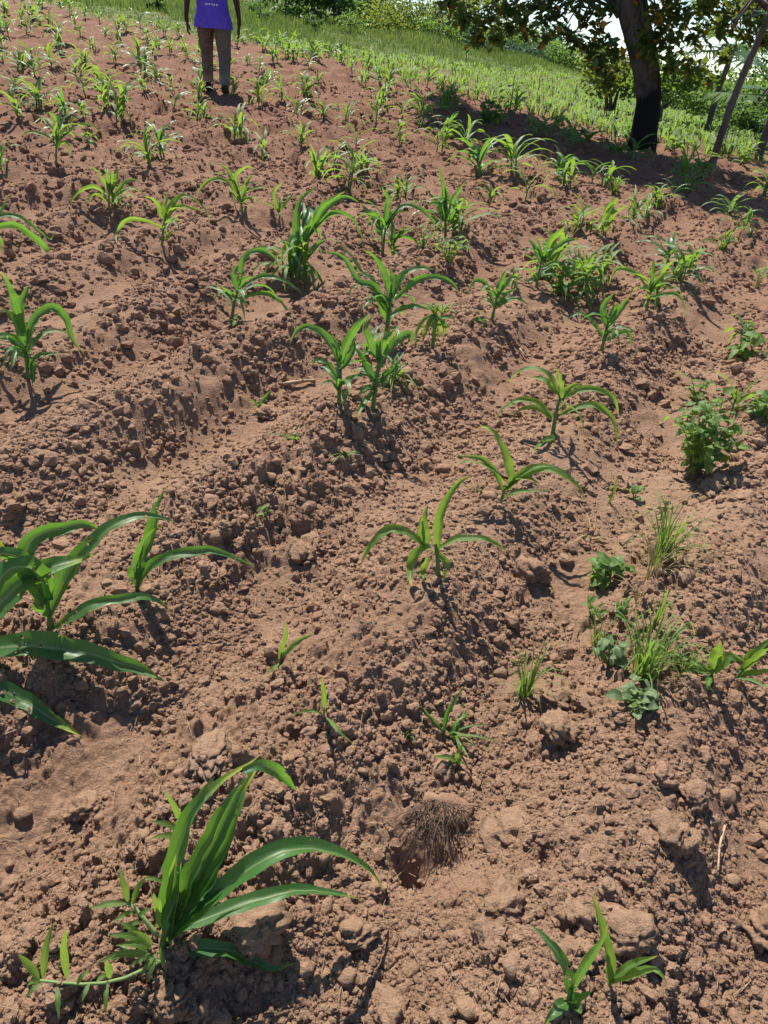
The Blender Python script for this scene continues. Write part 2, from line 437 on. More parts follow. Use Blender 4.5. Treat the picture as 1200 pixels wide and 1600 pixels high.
# ------------------------------------------------------------------ the ground
def ground_mat():
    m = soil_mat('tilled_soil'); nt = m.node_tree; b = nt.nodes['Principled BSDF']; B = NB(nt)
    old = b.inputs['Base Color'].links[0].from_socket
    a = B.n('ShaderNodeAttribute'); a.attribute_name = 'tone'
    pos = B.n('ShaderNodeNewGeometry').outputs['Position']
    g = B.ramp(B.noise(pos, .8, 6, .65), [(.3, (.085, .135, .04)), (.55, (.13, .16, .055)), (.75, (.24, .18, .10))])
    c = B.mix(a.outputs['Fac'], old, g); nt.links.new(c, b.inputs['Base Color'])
    return m

def build_ground():
    dm, dn = radians(52), radians(80); az = np.concatenate([np.arange(-pi, -dn, radians(4)), np.arange(-dn, -dm, .007), np.arange(-dm, dm, .0031), np.arange(dm, dn, .007), np.arange(dn, pi, radians(4))])
    rs = [.30]
    while rs[-1] < 900:
        r = rs[-1]
        k = .0036 if r < 1.5 else .0042 if r < 4 else .0047 if r < 10 else .0065 if r < 24 else .02 if r < 40 else .05
        rs.append(r * (1 + k))
    rs = np.array(rs); na, nr = len(az), len(rs)
    A, Rr = np.meshgrid(az, rs); X = Rr * np.sin(A); Y = Rr * np.cos(A)
    Z = np.empty_like(X)
    step = 60
    for i in range(0, nr, step):
        Z[i:i + step] = ground_z(X[i:i + step], Y[i:i + step], rs[i] < 60)
    V = np.stack([X, Y, Z], -1).reshape(-1, 3)
    i = np.arange(nr - 1)[:, None] * na; j = np.arange(na)[None]; j2 = (j + 1) % na
    F4 = np.stack([i + j, i + j2, i + na + j2, i + na + j], -1).reshape(-1, 4)
    # disc under the camera closes the sheet
    V = np.vstack([V, [[0, 0, float(base_z(0, 0))]]])
    tri = np.stack([np.arange(na), np.full(na, len(V) - 1), np.full(na, len(V) - 1), (np.arange(na) + 1) % na], -1)
    q = crest_q(V[:, 0], V[:, 1])
    ph = np.degrees(np.arctan2(V[:, 0], V[:, 1])); r = np.hypot(V[:, 0], V[:, 1])
    edge = np.interp(ph, [-60, -27, -20, -8, 0, 6, 10, 30], [30, 28, 21.5, 19.5, 24, 28, 50, 60])
    gr = sstep(-1.5, 1.5, r - edge + 1.5 * perlin(V[:, 0] * .5, V[:, 1] * .5, 77))
    gr = np.maximum(gr, .55 * sstep(1, 6, q))
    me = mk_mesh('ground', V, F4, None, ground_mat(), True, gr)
    g = ob('ground', me); tag(g, 'tilled red-brown soil in shallow ridges across a hillside', None, None, 'structure')
    return g
GROUND = build_ground()

# lumps of soil ------------------------------------------------------
def ico(sub):
    import bmesh
    bm = bmesh.new(); bmesh.ops.create_icosphere(bm, subdivisions=sub, radius=1)
    V = np.array([v.co[:] for v in bm.verts]); Fc = np.array([[v.index for v in f.verts] for f in bm.faces]); bm.free()
    return V, Fc

def clod_shape(sub, seed, rough=.3):
    V, Fc = ico(sub); g = np.random.default_rng(seed)
    d = np.ones(len(V))
    for k in range(3):        # angular: shave the ball with random planes
        pass
    for k in range(9):
        n = nrm(g.normal(size=3)); c = g.uniform(.52, .88); h = V @ n
        d = np.minimum(d, np.where(h > 1e-3, c / np.maximum(h, 1e-3), 9))
    o = g.uniform(0, 50, 3)
    nz = lambda f, s: (perlin(V[:, 0] * f + o[0] + V[:, 2] * 1.7 * f, V[:, 1] * f + o[1] - V[:, 2] * 1.3 * f, s))
    d = d * (1 + rough * .45 * nz(1.6, 1) + rough * .32 * nz(3.7, 2) + rough * .20 * nz(8, 3) + rough * .12 * nz(17, 4))
    return V * d[:, None], Fc

BIG = [clod_shape(4, 100 + i, .85) for i in range(6)]
MED = [mk_mesh('clod', *(clod_shape(2, 200 + i, .5)), None, M_CLOD) for i in range(10)]

def clod_top(px, py, wpx, asp, label, k, flat=.6, sink=.25):
    p = at(px, py + wpx * .1); w = wpx * mpp(p); g = np.random.default_rng(k)
    V, Fc = BIG[k % len(BIG)]
    V = V * [w * .58, w * .58 * asp, w * .58 * flat]
    a = g.uniform(0, 6.28); Rm = np.array([[cos(a), -sin(a), 0], [sin(a), cos(a), 0], [0, 0, 1]])
    me = mk_mesh('soil_clod', V @ Rm.T, Fc, None, M_CLOD)
    z = float(ground_z(p[0], p[1])); o = ob('soil_clod', me, None, (p[0], p[1], z + w * .58 * flat * (.8 - sink * 1.6)))
    o.rotation_euler = (g.uniform(-.2, .2), g.uniform(-.2, .2), 0)
    return tag(o, label, 'clod', 'big lumps of dry soil')

CL = [
    (1050, 1305, 78, .8, 'largest grey-brown clod below the right-hand pair of clods', .62),
    (985, 1460, 76, .9, 'broad pale clod just above the two bottom right maize seedlings', .55),
    (1190, 1450, 74, .9, 'big clod cut off by the right edge near the bottom corner', .7),
    (865, 1092, 62, .7, 'flat-topped clod under the small grass tuft, left of the grey-green creeper', .5),
    (922, 1092, 44, .7, 'smaller clod touching the grey-green creeper on its left side', .5),
    (868, 1150, 56, .8, 'clod directly below the flat-topped clod beside the creeper', .6),
    (1035, 1216, 42, .8, 'dark-based clod, left one of a pair on the right slope', .7),
    (1086, 1244, 48, .9, 'rounded clod, right one of a pair on the right slope', .7),
    (946, 1390, 36, .9, 'small pale round clod above the thin leaf of the bottom right seedling', .8),
    (898, 1425, 52, .8, 'clod left of the small pale round one above the bottom right seedlings', .6),
    (915, 1492, 46, .8, 'clod just behind the left leaf of the bottom right seedling', .6),
    (785, 1412, 88, .7, 'long lumpy clod below the hole with roots', .5),
    (800, 1290, 92, .9, 'wide sloping crust slab right of the dark root mass', .32),
    (757, 1462, 46, .8, 'rough clod below the long lumpy one under the root hole', .6),
    (612, 1572, 66, .8, 'flat pale clod at the bottom edge in the middle', .4),
    (692, 1196, 50, .8, 'clod holding up the tiny seedling above the root mass', .6),
    (135, 1264, 50, .9, 'rounded lone clod left of the tall bottom maize plant', .75),
    (431, 1296, 42, 1., 'upright rough clod right of the tall leaves of the bottom maize', .9),
    (446, 1195, 38, .8, 'pale clod beside the bright yellow-green leaf tip of the bottom maize', .7),
    (428, 1240, 32, .9, 'small clod between two larger ones right of the bottom maize', .7),
    (325, 1178, 92, .6, 'flat pale crust of soil above the bottom maize plant', .22),
    (320, 1562, 42, .9, 'rounded clod below the stem of the bottom maize plant', .8),
    (262, 1570, 48, .9, 'shaded clod in the shadow under the bottom maize plant', .8),
    (537, 1497, 30, .8, 'small pale clod right of the curled lowest leaf of the bottom maize', .8),
    (586, 1396, 36, .9, 'round clod at the tip of the long arching bottom maize leaf', .8),
    (395, 1442, 96, .8, 'big shaded clod under the right leaves of the bottom maize', .6),
    (552, 1458, 64, .8, 'wide rough clod right of the bottom maize leaves', .5),
    (20, 1382, 38, .8, 'clod at the left edge below the long shadow', .6),
    (477, 872, 40, .9, 'lone dark-sided clod in the furrow left of the centre maize', .8),
    (345, 832, 32, .9, 'dark clod behind the tip of the left maize leaf', .8),
    (14, 797, 44, .8, 'clod at the left edge above the big left maize plant', .6),
    (826, 893, 46, .9, 'clod with dark side right of the centre maize plant', .8),
    (1118, 752, 70, .6, 'pale smooth crust below the bushy weed', .25),
    (420, 650, 30, .9, 'rounded clod beside the single blade left of the middle maize', .7),
]
for k, (x, y, w, a, lab, fl) in enumerate(CL): clod_top(x, y, w, a, lab, k, fl)

def scatter_polar(n, r0, r1, seed, az=50):
    g = np.random.default_rng(seed); r = r0 * (r1 / r0) ** g.uniform(0, 1, n) ** .9; a = np.radians(g.uniform(-az, az, n))
    return r * np.sin(a), r * np.cos(a), g

x, y, g = scatter_polar(262, .62, 3.4, 77, 44)     # clods one can pick out
zz = ground_z(x, y)
for i in range(len(x)):
    o = ob('clod', MED[i % len(MED)], GROUND)
    s = float(np.clip(g.lognormal(-4.25, .38), .008, .032)) * (.85 + .08 * y[i])
    o.location = (x[i], y[i], zz[i] + s * .1); o.scale = (s * g.uniform(.8, 1.3), s * g.uniform(.8, 1.2), s * g.uniform(.6, .95))
    o.rotation_euler = (g.uniform(-.4, .4), g.uniform(-.4, .4), g.uniform(0, 6.28))

def build_crumbs():
    """loose crumbs: points on the soil, each carrying one of a few lumpy shapes"""
    x, y, g = scatter_polar(250000, .5, 14.0, 91, 46)
    x2, y2, _ = scatter_polar(60000, .5, 4.0, 92, 80); x = np.concatenate([x, x2]); y = np.concatenate([y, y2])
    r = np.hypot(x, y)
    keep = (perlin(x * 2.2, y * 2.2, 66) + .6 * perlin(x * 7, y * 7, 67) + g.uniform(-.5, .75, len(x)) - .42 * (.5 - .5 * np.cos(2 * pi * (RC * x - RS * y - ROW0) / ROWD)) ** 3 > -.08) & (crest_q(x, y) < 1); x, y, r = x[keep], y[keep], r[keep]
    z = ground_z(x, y); n = len(x)
    s = np.clip(g.lognormal(-6.0, .62, n), .0011, .014) * np.minimum(.45 + .55 * r, 2.9)
    me = bpy.data.meshes.new('soil_crumbs'); me.vertices.add(n)
    me.vertices.foreach_set('co', np.stack([x, y, z + s * .1], 1).astype(np.float32).ravel())
    sc = (s[:, None] * g.uniform(.7, 1.35, (n, 3)) * [1, 1, .78]).astype(np.float32)
    a1 = me.attributes.new('size3', 'FLOAT_VECTOR', 'POINT'); a1.data.foreach_set('vector', sc.ravel())
    a2 = me.attributes.new('turn', 'FLOAT_VECTOR', 'POINT'); a2.data.foreach_set('vector', np.stack([g.uniform(-.5, .5, n), g.uniform(-.5, .5, n), g.uniform(0, 6.28, n)], 1).astype(np.float32).ravel())
    a3 = me.attributes.new('shape', 'INT', 'POINT'); a3.data.foreach_set('value', g.integers(0, 5, n).astype(np.int32))
    me.materials.append(M_CRUMB)
    o = ob('soil_crumbs', me, GROUND); o['kind'] = 'stuff'
    ng = bpy.data.node_groups.new('crumbs', 'GeometryNodeTree')
    ng.interface.new_socket('Geometry', in_out='INPUT', socket_type='NodeSocketGeometry'); ng.interface.new_socket('Geometry', in_out='OUTPUT', socket_type='NodeSocketGeometry')
    N = ng.nodes; Lk = ng.links.new
    gi = N.new('NodeGroupInput'); go = N.new('NodeGroupOutput'); iop = N.new('GeometryNodeInstanceOnPoints'); iop.inputs['Pick Instance'].default_value = True
    gti = N.new('GeometryNodeGeometryToInstance')
    for k in range(5):
        ic = N.new('GeometryNodeMeshIcoSphere'); ic.inputs['Radius'].default_value = 1; ic.inputs['Subdivisions'].default_value = 2
        sp = N.new('GeometryNodeSetPosition'); nz = N.new('ShaderNodeTexNoise'); nz.noise_dimensions = '4D'; nz.inputs['W'].default_value = k * 7.3; nz.inputs['Scale'].default_value = .95; nz.inputs['Detail'].default_value = 2.5
        sb = N.new('ShaderNodeVectorMath'); sb.operation = 'SUBTRACT'; sb.inputs[1].default_value = (.5, .5, .5)
        ml = N.new('ShaderNodeVectorMath'); ml.operation = 'SCALE'; ml.inputs['Scale'].default_value = 2.0
        Lk(nz.outputs['Color'], sb.inputs[0]); Lk(sb.outputs[0], ml.inputs[0]); Lk(ml.outputs[0], sp.inputs['Offset']); Lk(ic.outputs['Mesh'], sp.inputs['Geometry'])
        sm = N.new('GeometryNodeSetMaterial'); sm.inputs['Material'].default_value = M_CRUMB; Lk(sp.outputs[0], sm.inputs['Geometry'])
        Lk(sm.outputs[0], gti.inputs[0])
    def attr(nm, typ):
        q = N.new('GeometryNodeInputNamedAttribute'); q.data_type = typ; q.inputs['Name'].default_value = nm; return q.outputs['Attribute']
    Lk(gi.outputs[0], iop.inputs['Points']); Lk(gti.outputs[0], iop.inputs['Instance'])
    Lk(attr('shape', 'INT'), iop.inputs['Instance Index']); Lk(attr('size3', 'FLOAT_VECTOR'), iop.inputs['Scale']); Lk(attr('turn', 'FLOAT_VECTOR'), iop.inputs['Rotation'])
    Lk(iop.outputs[0], go.inputs[0])
    md = o.modifiers.new('crumbs', 'NODES'); md.node_group = ng
build_crumbs()

# ------------------------------------------------------------------ maize
def plant_leaf_mesh(pts, base, w, face, tw, fold, wave, seed, mat, nseg=16):
    V, Fc, UV = ribbon(pts, w * (.92 if base[1] < 1.7 else .76), nseg, face, tw, fold, wave, seed)
    return mk_mesh('leaf', V - base, Fc, UV, mat)

PLANT_SPOTS = []

def traced_maize(label, bpx, top, leaves, mat=None, group='maize plants drawn up from the near rows', sr=None, seed=0, cat='maize', extra=None):
    """a maize plant: bpx = stalk foot, top = where the stalk ends, leaves = [(points, width in m, extra)]"""
    mat = mat or M_MAIZE
    if extra is None: extra = 0 if bpx[1] > 900 else 2 if bpx[1] > 640 else 6
    base = at(*bpx); base[2] = float(ground_z(base[0], base[1])); PLANT_SPOTS.append((base[0], base[1]))
    e = empty('maize_plant', base, label, cat, group); g = np.random.default_rng(seed + int(bpx[0] * 7 + bpx[1]))
    S = np.array([base - [0, 0, .03]] + [onplane(*q, base) for q in top])
    ln = np.linalg.norm(S[-1] - S[0]); sr = sr or max(.006, .028 * ln + .004)
    n = 7; Pp = catmull(S, n); V, Fc, UV = tube(Pp, np.linspace(sr, sr * .55, n), 8)
    ob('stalk', mk_mesh('stalk', V - base, Fc, UV, M_STALK), e)
    for k, lf in enumerate(leaves):
        pts = lf[0]; w = lf[1]; opt = lf[2] if len(lf) > 2 else {}
        sgn = opt.get('d', g.uniform(-.25, .25)); m = mpp(base)
        L = sum(np.hypot(pts[i + 1][0] - pts[i][0], pts[i + 1][1] - pts[i][1]) for i in range(len(pts) - 1)) * m
        P = []
        for i, q in enumerate(pts):
            p = onplane(q[0], q[1], base, sgn * L * (i / (len(pts) - 1)) ** 1.2); d = p - CAM
            for _ in range(60):
                if p[2] > float(ground_z(p[0], p[1])) + .014 or i == 0: break
                d = d * .985; p = CAM + d
            P.append(p)
        ob('leaf', plant_leaf_mesh(P, base, w, opt.get('f', .45), opt.get('tw', (g.uniform(-15, 15), g.uniform(-45, 45))), opt.get('fold', .48),
                                   opt.get('wave', .11), int(g.integers(1e6)), mat, 20 if L > .25 else 14), e)
    hs = S[-1] - base; Lm = max(sum(np.hypot(lf[0][i + 1][0] - lf[0][i][0], lf[0][i + 1][1] - lf[0][i][1]) for i in range(len(lf[0]) - 1)) for lf in leaves) * mpp(base)
    wm = max(lf[1] for lf in leaves)
    for k in range(extra if Lm > .08 else 0):
        t = g.uniform(.25, 1); a = g.uniform(0, 6.28)
        P = free_leaf(g, 0, a, Lm * g.uniform(.4, .75), radians(g.uniform(45, 80)), radians(g.uniform(50, 150)), .04)
        P = P + hs * t; P[:, 2] = np.maximum(P[:, 2], .02)
        V, Fc, UV = ribbon(P, wm * g.uniform(.45, .72), 12, 0, (g.uniform(-20, 20), g.uniform(-60, 60)), .45, .11, int(g.integers(1e6)), prof_maize, 5, False)
        ob('leaf', mk_mesh('leaf', V, Fc, UV, mat), e)
    return e

def free_leaf(g, h0, az, L, e0, droop, w, org=(0, 0)):
    n = 8; P = [np.array([org[0], org[1], h0])]; e = e0
    for i in range(n):
        t = (i + 1) / n; e = e0 - droop * t ** 1.35; a = az + .25 * g.uniform(-1, 1) * t
        P.append(P[-1] + L / n * np.array([cos(e) * cos(a), cos(e) * sin(a), sin(e)]))
    return np.array(P)

T = traced_maize
NEAR = 'maize plants in the near rows'
T('large maize at bottom left with tall upright blades and long arching right leaf', (250, 1482), [(256, 1462), (266, 1440)], [
    ([(262, 1470), (268, 1410), (279, 1350), (303, 1280), (343, 1230), (388, 1197), (407, 1180)], .040, dict(f=.75, d=.1, tw=(0, 35), fold=.7)),
    ([(270, 1450), (300, 1390), (338, 1312), (368, 1250), (392, 1208), (417, 1181)], .034, dict(f=.6, d=.22)),
    ([(280, 1440), (322, 1378), (344, 1322), (372, 1268), (388, 1222)], .032, dict(f=.6, d=.3)),
    ([(380, 1206), (402, 1197), (424, 1201), (443, 1214), (464, 1236)], .024, dict(f=.7, d=.2)),
    ([(262, 1465), (318, 1412), (368, 1366), (420, 1336), (470, 1327), (520, 1335), (567, 1358), (603, 1397)], .040, dict(f=.55, d=-.05, tw=(-15, 45), fold=.65)),
    ([(268, 1458), (330, 1431), (390, 1407), (460, 1392), (510, 1397), (562, 1405)], .032, dict(f=.55, d=-.1)),
    ([(258, 1477), (310, 1480), (360, 1486), (395, 1505), (425, 1518), (462, 1504)], .030, dict(f=.5, d=-.25)),
    ([(262, 1460), (290, 1420), (318, 1392), (345, 1382), (372, 1350)], .030, dict(f=.6, d=.15)),
    ([(260, 1455), (262, 1420), (276, 1380)], .030, dict(f=.7, d=-.1)),
    ([(266, 1455), (284, 1400), (312, 1340), (338, 1288), (365, 1240)], .036, dict(f=.65, d=.18)), ([(272, 1452), (318, 1402), (362, 1366), (405, 1345), (438, 1322)], .030, dict(f=.5, d=.1)),
    ([(268, 1448), (280, 1425), (290, 1405), (294, 1388)], .024, dict(f=.7, d=-.15)),
    ([(265, 1462), (288, 1395), (318, 1320), (350, 1262), (384, 1212)], .034, dict(f=.7, d=.02, fold=.6)), ([(270, 1455), (302, 1398), (334, 1346), (360, 1298), (378, 1250)], .030, dict(f=.65, d=.12, fold=.6))], group=NEAR, seed=1)
T('big maize at left edge, its broad leaf arching right over the furrow', (76, 990), [(77, 965), (74, 935)], [
    ([(75, 964), (101, 911), (133, 869), (168, 838), (203, 818), (238, 812), (276, 817)], .050, dict(fold=.65, f=.5, d=.05, tw=(-15, 20))),
    ([(70, 945), (40, 890), (36, 862), (50, 841), (73, 829), (101, 824), (133, 819), (164, 836)], .048, dict(f=.45, d=.15)),
    ([(80, 965), (65, 955), (50, 935)], .04, dict(f=.6)),
    ([(72, 940), (50, 900), (30, 875), (0, 868), (-25, 890)], .06, dict(f=.6, d=-.2)),
    ([(72, 940), (60, 895), (20, 885), (-5, 920), (-25, 960)], .06, dict(f=.6, d=-.3)),
    ([(82, 985), (115, 964), (150, 943), (196, 931), (227, 931), (252, 943), (266, 958)], .034, dict(f=.5, d=0))], group=NEAR, seed=2)
T('maize mostly cut off by the left edge, its wide dark leaf lying to the right', (-62, 1048), [(-60, 1010), (-56, 985)], [
    ([(-56, 1000), (0, 945), (50, 905), (100, 878), (154, 864)], .080, dict(f=.7, d=-.05, tw=(0, 15))),
    ([(-56, 1015), (-10, 1010), (42, 1002), (91, 1005), (140, 1016), (182, 1030), (217, 1041), (258, 1064)], .072, dict(f=.75, d=-.1, tw=(10, -10))),
    ([(-58, 1040), (-20, 1066), (31, 1090), (63, 1111), (84, 1125), (130, 1151)], .052, dict(f=.6, d=-.2)),
    ([(-60, 1000), (-40, 880), (-18, 832), (0, 850), (20, 874)], .05, dict(f=.5)),
    ([(-60, 1000), (-90, 900), (-150, 870), (-200, 920)], .05, dict(f=.5))], group=NEAR, seed=3)
T('slender maize behind the big left plant with one upright blade', (211, 922), [(216, 900), (219, 885)], [
    ([(217, 905), (223, 873), (236, 828), (245, 792), (259, 761)], .040, dict(f=.75, d=.1)),
    ([(214, 905), (218, 873), (231, 842), (258, 821)], .032, dict(f=.6, d=-.1)),
    ([(214, 918), (231, 890), (262, 869), (308, 861), (350, 864), (397, 885)], .034, dict(f=.55, d=-.05)),
    ([(213, 912), (206, 893), (211, 876)], .03, dict(f=.6))], group=NEAR, seed=4)
T('bright maize in the centre above the middle, one leaf straight up right', (686, 903), [(684, 875), (680, 850)], [
    ([(682, 862), (687, 812), (697, 780), (716, 754), (741, 742)], .036, dict(f=.65, d=.1)),
    ([(662, 850), (630, 829), (604, 827), (581, 847), (562, 885)], .040, dict(f=.55, d=-.1)),
    ([(671, 851), (656, 859), (645, 881), (644, 917)], .040, dict(f=.7, d=-.2)),
    ([(684, 858), (712, 844), (742, 842), (772, 851), (796, 864)], .030, dict(f=.5, d=0)),
    ([(666, 860), (665, 810), (669, 787)], .034, dict(f=.7)), ([(660, 860), (657, 822), (660, 806)], .028, dict(f=.7)),
    ([(680, 862), (700, 880), (694, 908)], .026, dict(f=.5, d=-.2)), ([(668, 870), (660, 895), (664, 912)], .026, dict(f=.5, d=-.2))], M_YOUNG, NEAR, None, 5)
T('maize between the centre plant and the drooping one, two leaves curving right', (780, 789), [(786, 772), (792, 758)], [
    ([(795, 765), (799, 735), (787, 701), (772, 675), (757, 666), (742, 671)], .042, dict(f=.7, d=.1)),
    ([(786, 769), (772, 739), (750, 716), (712, 712)], .030, dict(f=.5, d=.05)),
    ([(791, 765), (817, 739), (851, 727), (885, 739), (907, 761), (916, 785)], .034, dict(f=.5, d=0)),
    ([(793, 763), (822, 744), (860, 735), (892, 752), (905, 770)], .030, dict(f=.5, d=-.2)),
    ([(784, 780), (817, 767), (862, 767)], .022, dict(f=.5, d=-.15))], M_YOUNG, NEAR, None, 6)
T('maize with leaves drooping to both sides, right of the bare furrow', (864, 680), [(868, 650), (875, 620)], [
    ([(874, 620), (855, 585), (829, 577), (802, 589), (795, 611)], .038, dict(f=.5, d=.1)),
    ([(870, 615), (847, 592), (825, 591)], .034, dict(f=.5, d=.2)),
    ([(862, 652), (840, 630), (810, 626), (784, 641), (772, 664)], .040, dict(f=.5, d=-.05)),
    ([(862, 655), (838, 638), (815, 640), (800, 652)], .032, dict(f=.5, d=-.2)),
    ([(879, 624), (907, 609), (934, 609), (956, 622), (966, 650)], .038, dict(f=.5, d=.1)),
    ([(875, 649), (907, 636), (934, 637), (956, 660), (964, 698)], .038, dict(f=.5, d=-.05)),
    ([(872, 679), (851, 690), (832, 706)], .034, dict(f=.6, d=-.2)),
    ([(876, 630), (873, 600), (869, 574)], .034, dict(f=.7)), ([(878, 625), (890, 605), (908, 600)], .034, dict(f=.6, d=.2))], M_YOUNG, NEAR, None, 7)
T('front left maize of the middle cluster with a leaf hooked over to the left', (530, 636), [(530, 600), (531, 575)], [
    ([(528, 565), (510, 527), (487, 513), (467, 518), (453, 537)], .046, dict(f=.55)),
    ([(525, 590), (510, 567), (493, 563), (487, 574)], .036, dict(f=.5)),
    ([(533, 565), (543, 530), (560, 507), (578, 489)], .046, dict(f=.65)),
    ([(531, 565), (525, 540), (515, 522)], .036, dict(f=.7)), ([(535, 575), (550, 547), (554, 522)], .042, dict(f=.7)),
    ([(536, 600), (557, 587), (580, 587)], .034, dict(f=.5)), ([(528, 610), (515, 596), (497, 606)], .02, dict(f=.5))], None, NEAR, None, 8)
T('front right maize of the middle cluster with broad upright dark leaves', (582, 640), [(588, 595), (593, 560)], [
    ([(591, 560), (577, 527), (573, 503), (587, 488)], .056, dict(f=.75)), ([(597, 560), (606, 530), (619, 514)], .050, dict(f=.75)),
    ([(601, 555), (622, 527), (640, 519), (640, 540)], .050, dict(f=.6)), ([(583, 595), (567, 563), (553, 540)], .046, dict(f=.65)),
    ([(590, 605), (607, 573)], .040, dict(f=.7)), ([(582, 612), (573, 627), (560, 652)], .036, dict(f=.7, d=-.3)),
    ([(595, 575), (590, 545), (592, 520)], .05, dict(f=.75)), ([(590, 600), (612, 580), (622, 570), (615, 590)], .026, dict(f=.6))], None, NEAR, None, 9)
T('tallest maize of the middle cluster, leaves reaching far left and right', (600, 560), [(606, 500), (611, 458)], [
    ([(608, 465), (597, 427), (583, 400), (567, 390)], .060, dict(f=.75)),
    ([(604, 480), (585, 448), (563, 440), (537, 403), (503, 392)], .045, dict(f=.5)),
    ([(604, 475), (580, 440), (560, 425), (543, 400), (523, 377), (507, 373)], .045, dict(f=.5, d=.2)),
    ([(606, 490), (575, 450), (552, 450), (543, 477)], .034, dict(f=.5)),
    ([(613, 465), (630, 437), (653, 423), (680, 422)], .050, dict(f=.5)),
    ([(617, 468), (650, 440), (683, 433), (707, 443), (720, 461)], .046, dict(f=.5, d=-.1)),
    ([(609, 495), (630, 483), (650, 477), (673, 484)], .044, dict(f=.5)), ([(611, 462), (616, 440), (608, 415)], .044, dict(f=.8)),
    ([(603, 500), (590, 470), (575, 452)], .044, dict(f=.6))], None, NEAR, None, 10)
T('tall dense clump of maize left of the middle cluster with upright dark leaves', (462, 440), [(470, 400), (476, 365)], [
    ([(463, 410), (462, 350), (470, 312), (499, 291)], .055, dict(f=.65)), ([(475, 385), (497, 330), (517, 312), (540, 298)], .05, dict(f=.6)),
    ([(480, 370), (510, 326), (537, 310), (562, 316)], .06, dict(f=.6)), ([(482, 372), (505, 345), (523, 336), (547, 343), (563, 367), (568, 392)], .05, dict(f=.5)),
    ([(468, 415), (478, 360), (490, 332)], .055, dict(f=.8)), ([(460, 430), (453, 400), (460, 372)], .05, dict(f=.7)),
    ([(472, 430), (482, 417), (497, 433), (507, 452)], .034, dict(f=.5, d=-.3)), ([(475, 412), (492, 385), (512, 372)], .05, dict(f=.6)),
    ([(465, 420), (475, 380), (484, 355)], .055, dict(f=.8)), ([(468, 435), (462, 405), (470, 380)], .05, dict(f=.8)), ([(460, 425), (470, 345), (480, 325)], .05, dict(f=.7))], None, NEAR, .016, 11)
T('maize with a bent foot left of the tall dense clump, leaves sweeping right', (362, 492), [(366, 472), (373, 452)], [
    ([(371, 455), (366, 425), (380, 410)], .045, dict(f=.7)), ([(375, 445), (382, 406), (403, 394), (427, 403), (440, 424)], .042, dict(f=.55)),
    ([(376, 450), (410, 433), (437, 437), (463, 450), (473, 461)], .042, dict(f=.5)), ([(374, 466), (410, 457), (437, 467), (453, 487), (463, 515)], .038, dict(f=.55)),
    ([(374, 450), (385, 435), (398, 432)], .036, dict(f=.6))], None, NEAR, .010, 12)
T('small thin maize seedling above the bent one, left of the tall clump', (437, 347), [(436, 325)], [
    ([(435, 328), (430, 300), (443, 283)], .04, dict(f=.7)), ([(437, 330), (455, 305), (465, 301)], .036, dict(f=.5)), ([(437, 335), (428, 318)], .03)], M_YOUNG, NEAR, None, 13)
T('maize with a long leaf curling left, behind the bare patch of furrow', (380, 335), [(376, 312), (372, 298)], [
    ([(370, 310), (357, 287), (337, 280), (316, 290), (306, 312)], .045, dict(f=.5)), ([(373, 303), (370, 277), (384, 263), (402, 265)], .045, dict(f=.6)),
    ([(374, 306), (358, 270), (340, 255)], .04, dict(f=.6)), ([(378, 320), (388, 310), (400, 322)], .035), ([(377, 315), (385, 285), (395, 272)], .045, dict(f=.7)),
    ([(376, 318), (366, 300), (358, 290)], .04, dict(f=.7))], M_YOUNG, NEAR, None, 14)
T('maize behind the middle cluster with a long yellow-tipped leaf hanging right', (597, 400), [(600, 370), (602, 345)], [
    ([(601, 350), (607, 315), (597, 292)], .055, dict(f=.75)), ([(603, 353), (620, 330), (640, 323), (663, 333), (680, 353), (684, 372)], .045, dict(f=.5)),
    ([(598, 362), (580, 340), (563, 316)], .045, dict(f=.6)), ([(603, 378), (630, 370), (650, 380), (657, 412)], .035, dict(f=.5)), ([(597, 360), (588, 335), (582, 340), (574, 365)], .04, dict(f=.5)),
    ([(602, 360), (618, 335), (632, 330)], .05, dict(f=.6)), ([(599, 372), (590, 355), (592, 335)], .05, dict(f=.8))], None, NEAR, None, 15)
T('upright bushy maize beside the feathery weed patch', (697, 368), [(696, 340), (695, 318)], [
    ([(693, 345), (691, 300), (686, 258)], .055, dict(f=.7)), ([(699, 345), (707, 313), (728, 281)], .045, dict(f=.6)), ([(692, 345), (683, 312), (666, 297)], .045, dict(f=.6)),
    ([(700, 350), (716, 328), (740, 325)], .045, dict(f=.5)), ([(690, 355), (675, 340), (668, 350)], .045, dict(f=.5)), ([(696, 340), (698, 310), (694, 285)], .055, dict(f=.8)),
    ([(702, 358), (722, 350), (735, 362)], .045, dict(f=.5)), ([(690, 360), (680, 350), (672, 372)], .04, dict(f=.5)), ([(698, 352), (710, 340), (712, 322)], .05, dict(f=.7))], None, NEAR, None, 16)
T('small drooping maize right of the middle cluster, leaves hanging straight down', (676, 545), [(679, 510), (680, 490)], [
    ([(680, 494), (668, 508), (660, 535)], .034, dict(f=.7)), ([(680, 492), (692, 505), (693, 528)], .036, dict(f=.7)), ([(680, 492), (678, 510), (679, 535)], .036, dict(f=.8, d=-.4)),
    ([(680, 490), (684, 482), (695, 490)], .03, dict(f=.6)), ([(679, 492), (664, 500), (651, 520), (651, 542)], .03, dict(f=.6)), ([(681, 495), (688, 512), (684, 532)], .034, dict(f=.8))], M_YOUNG, NEAR, None, 17)
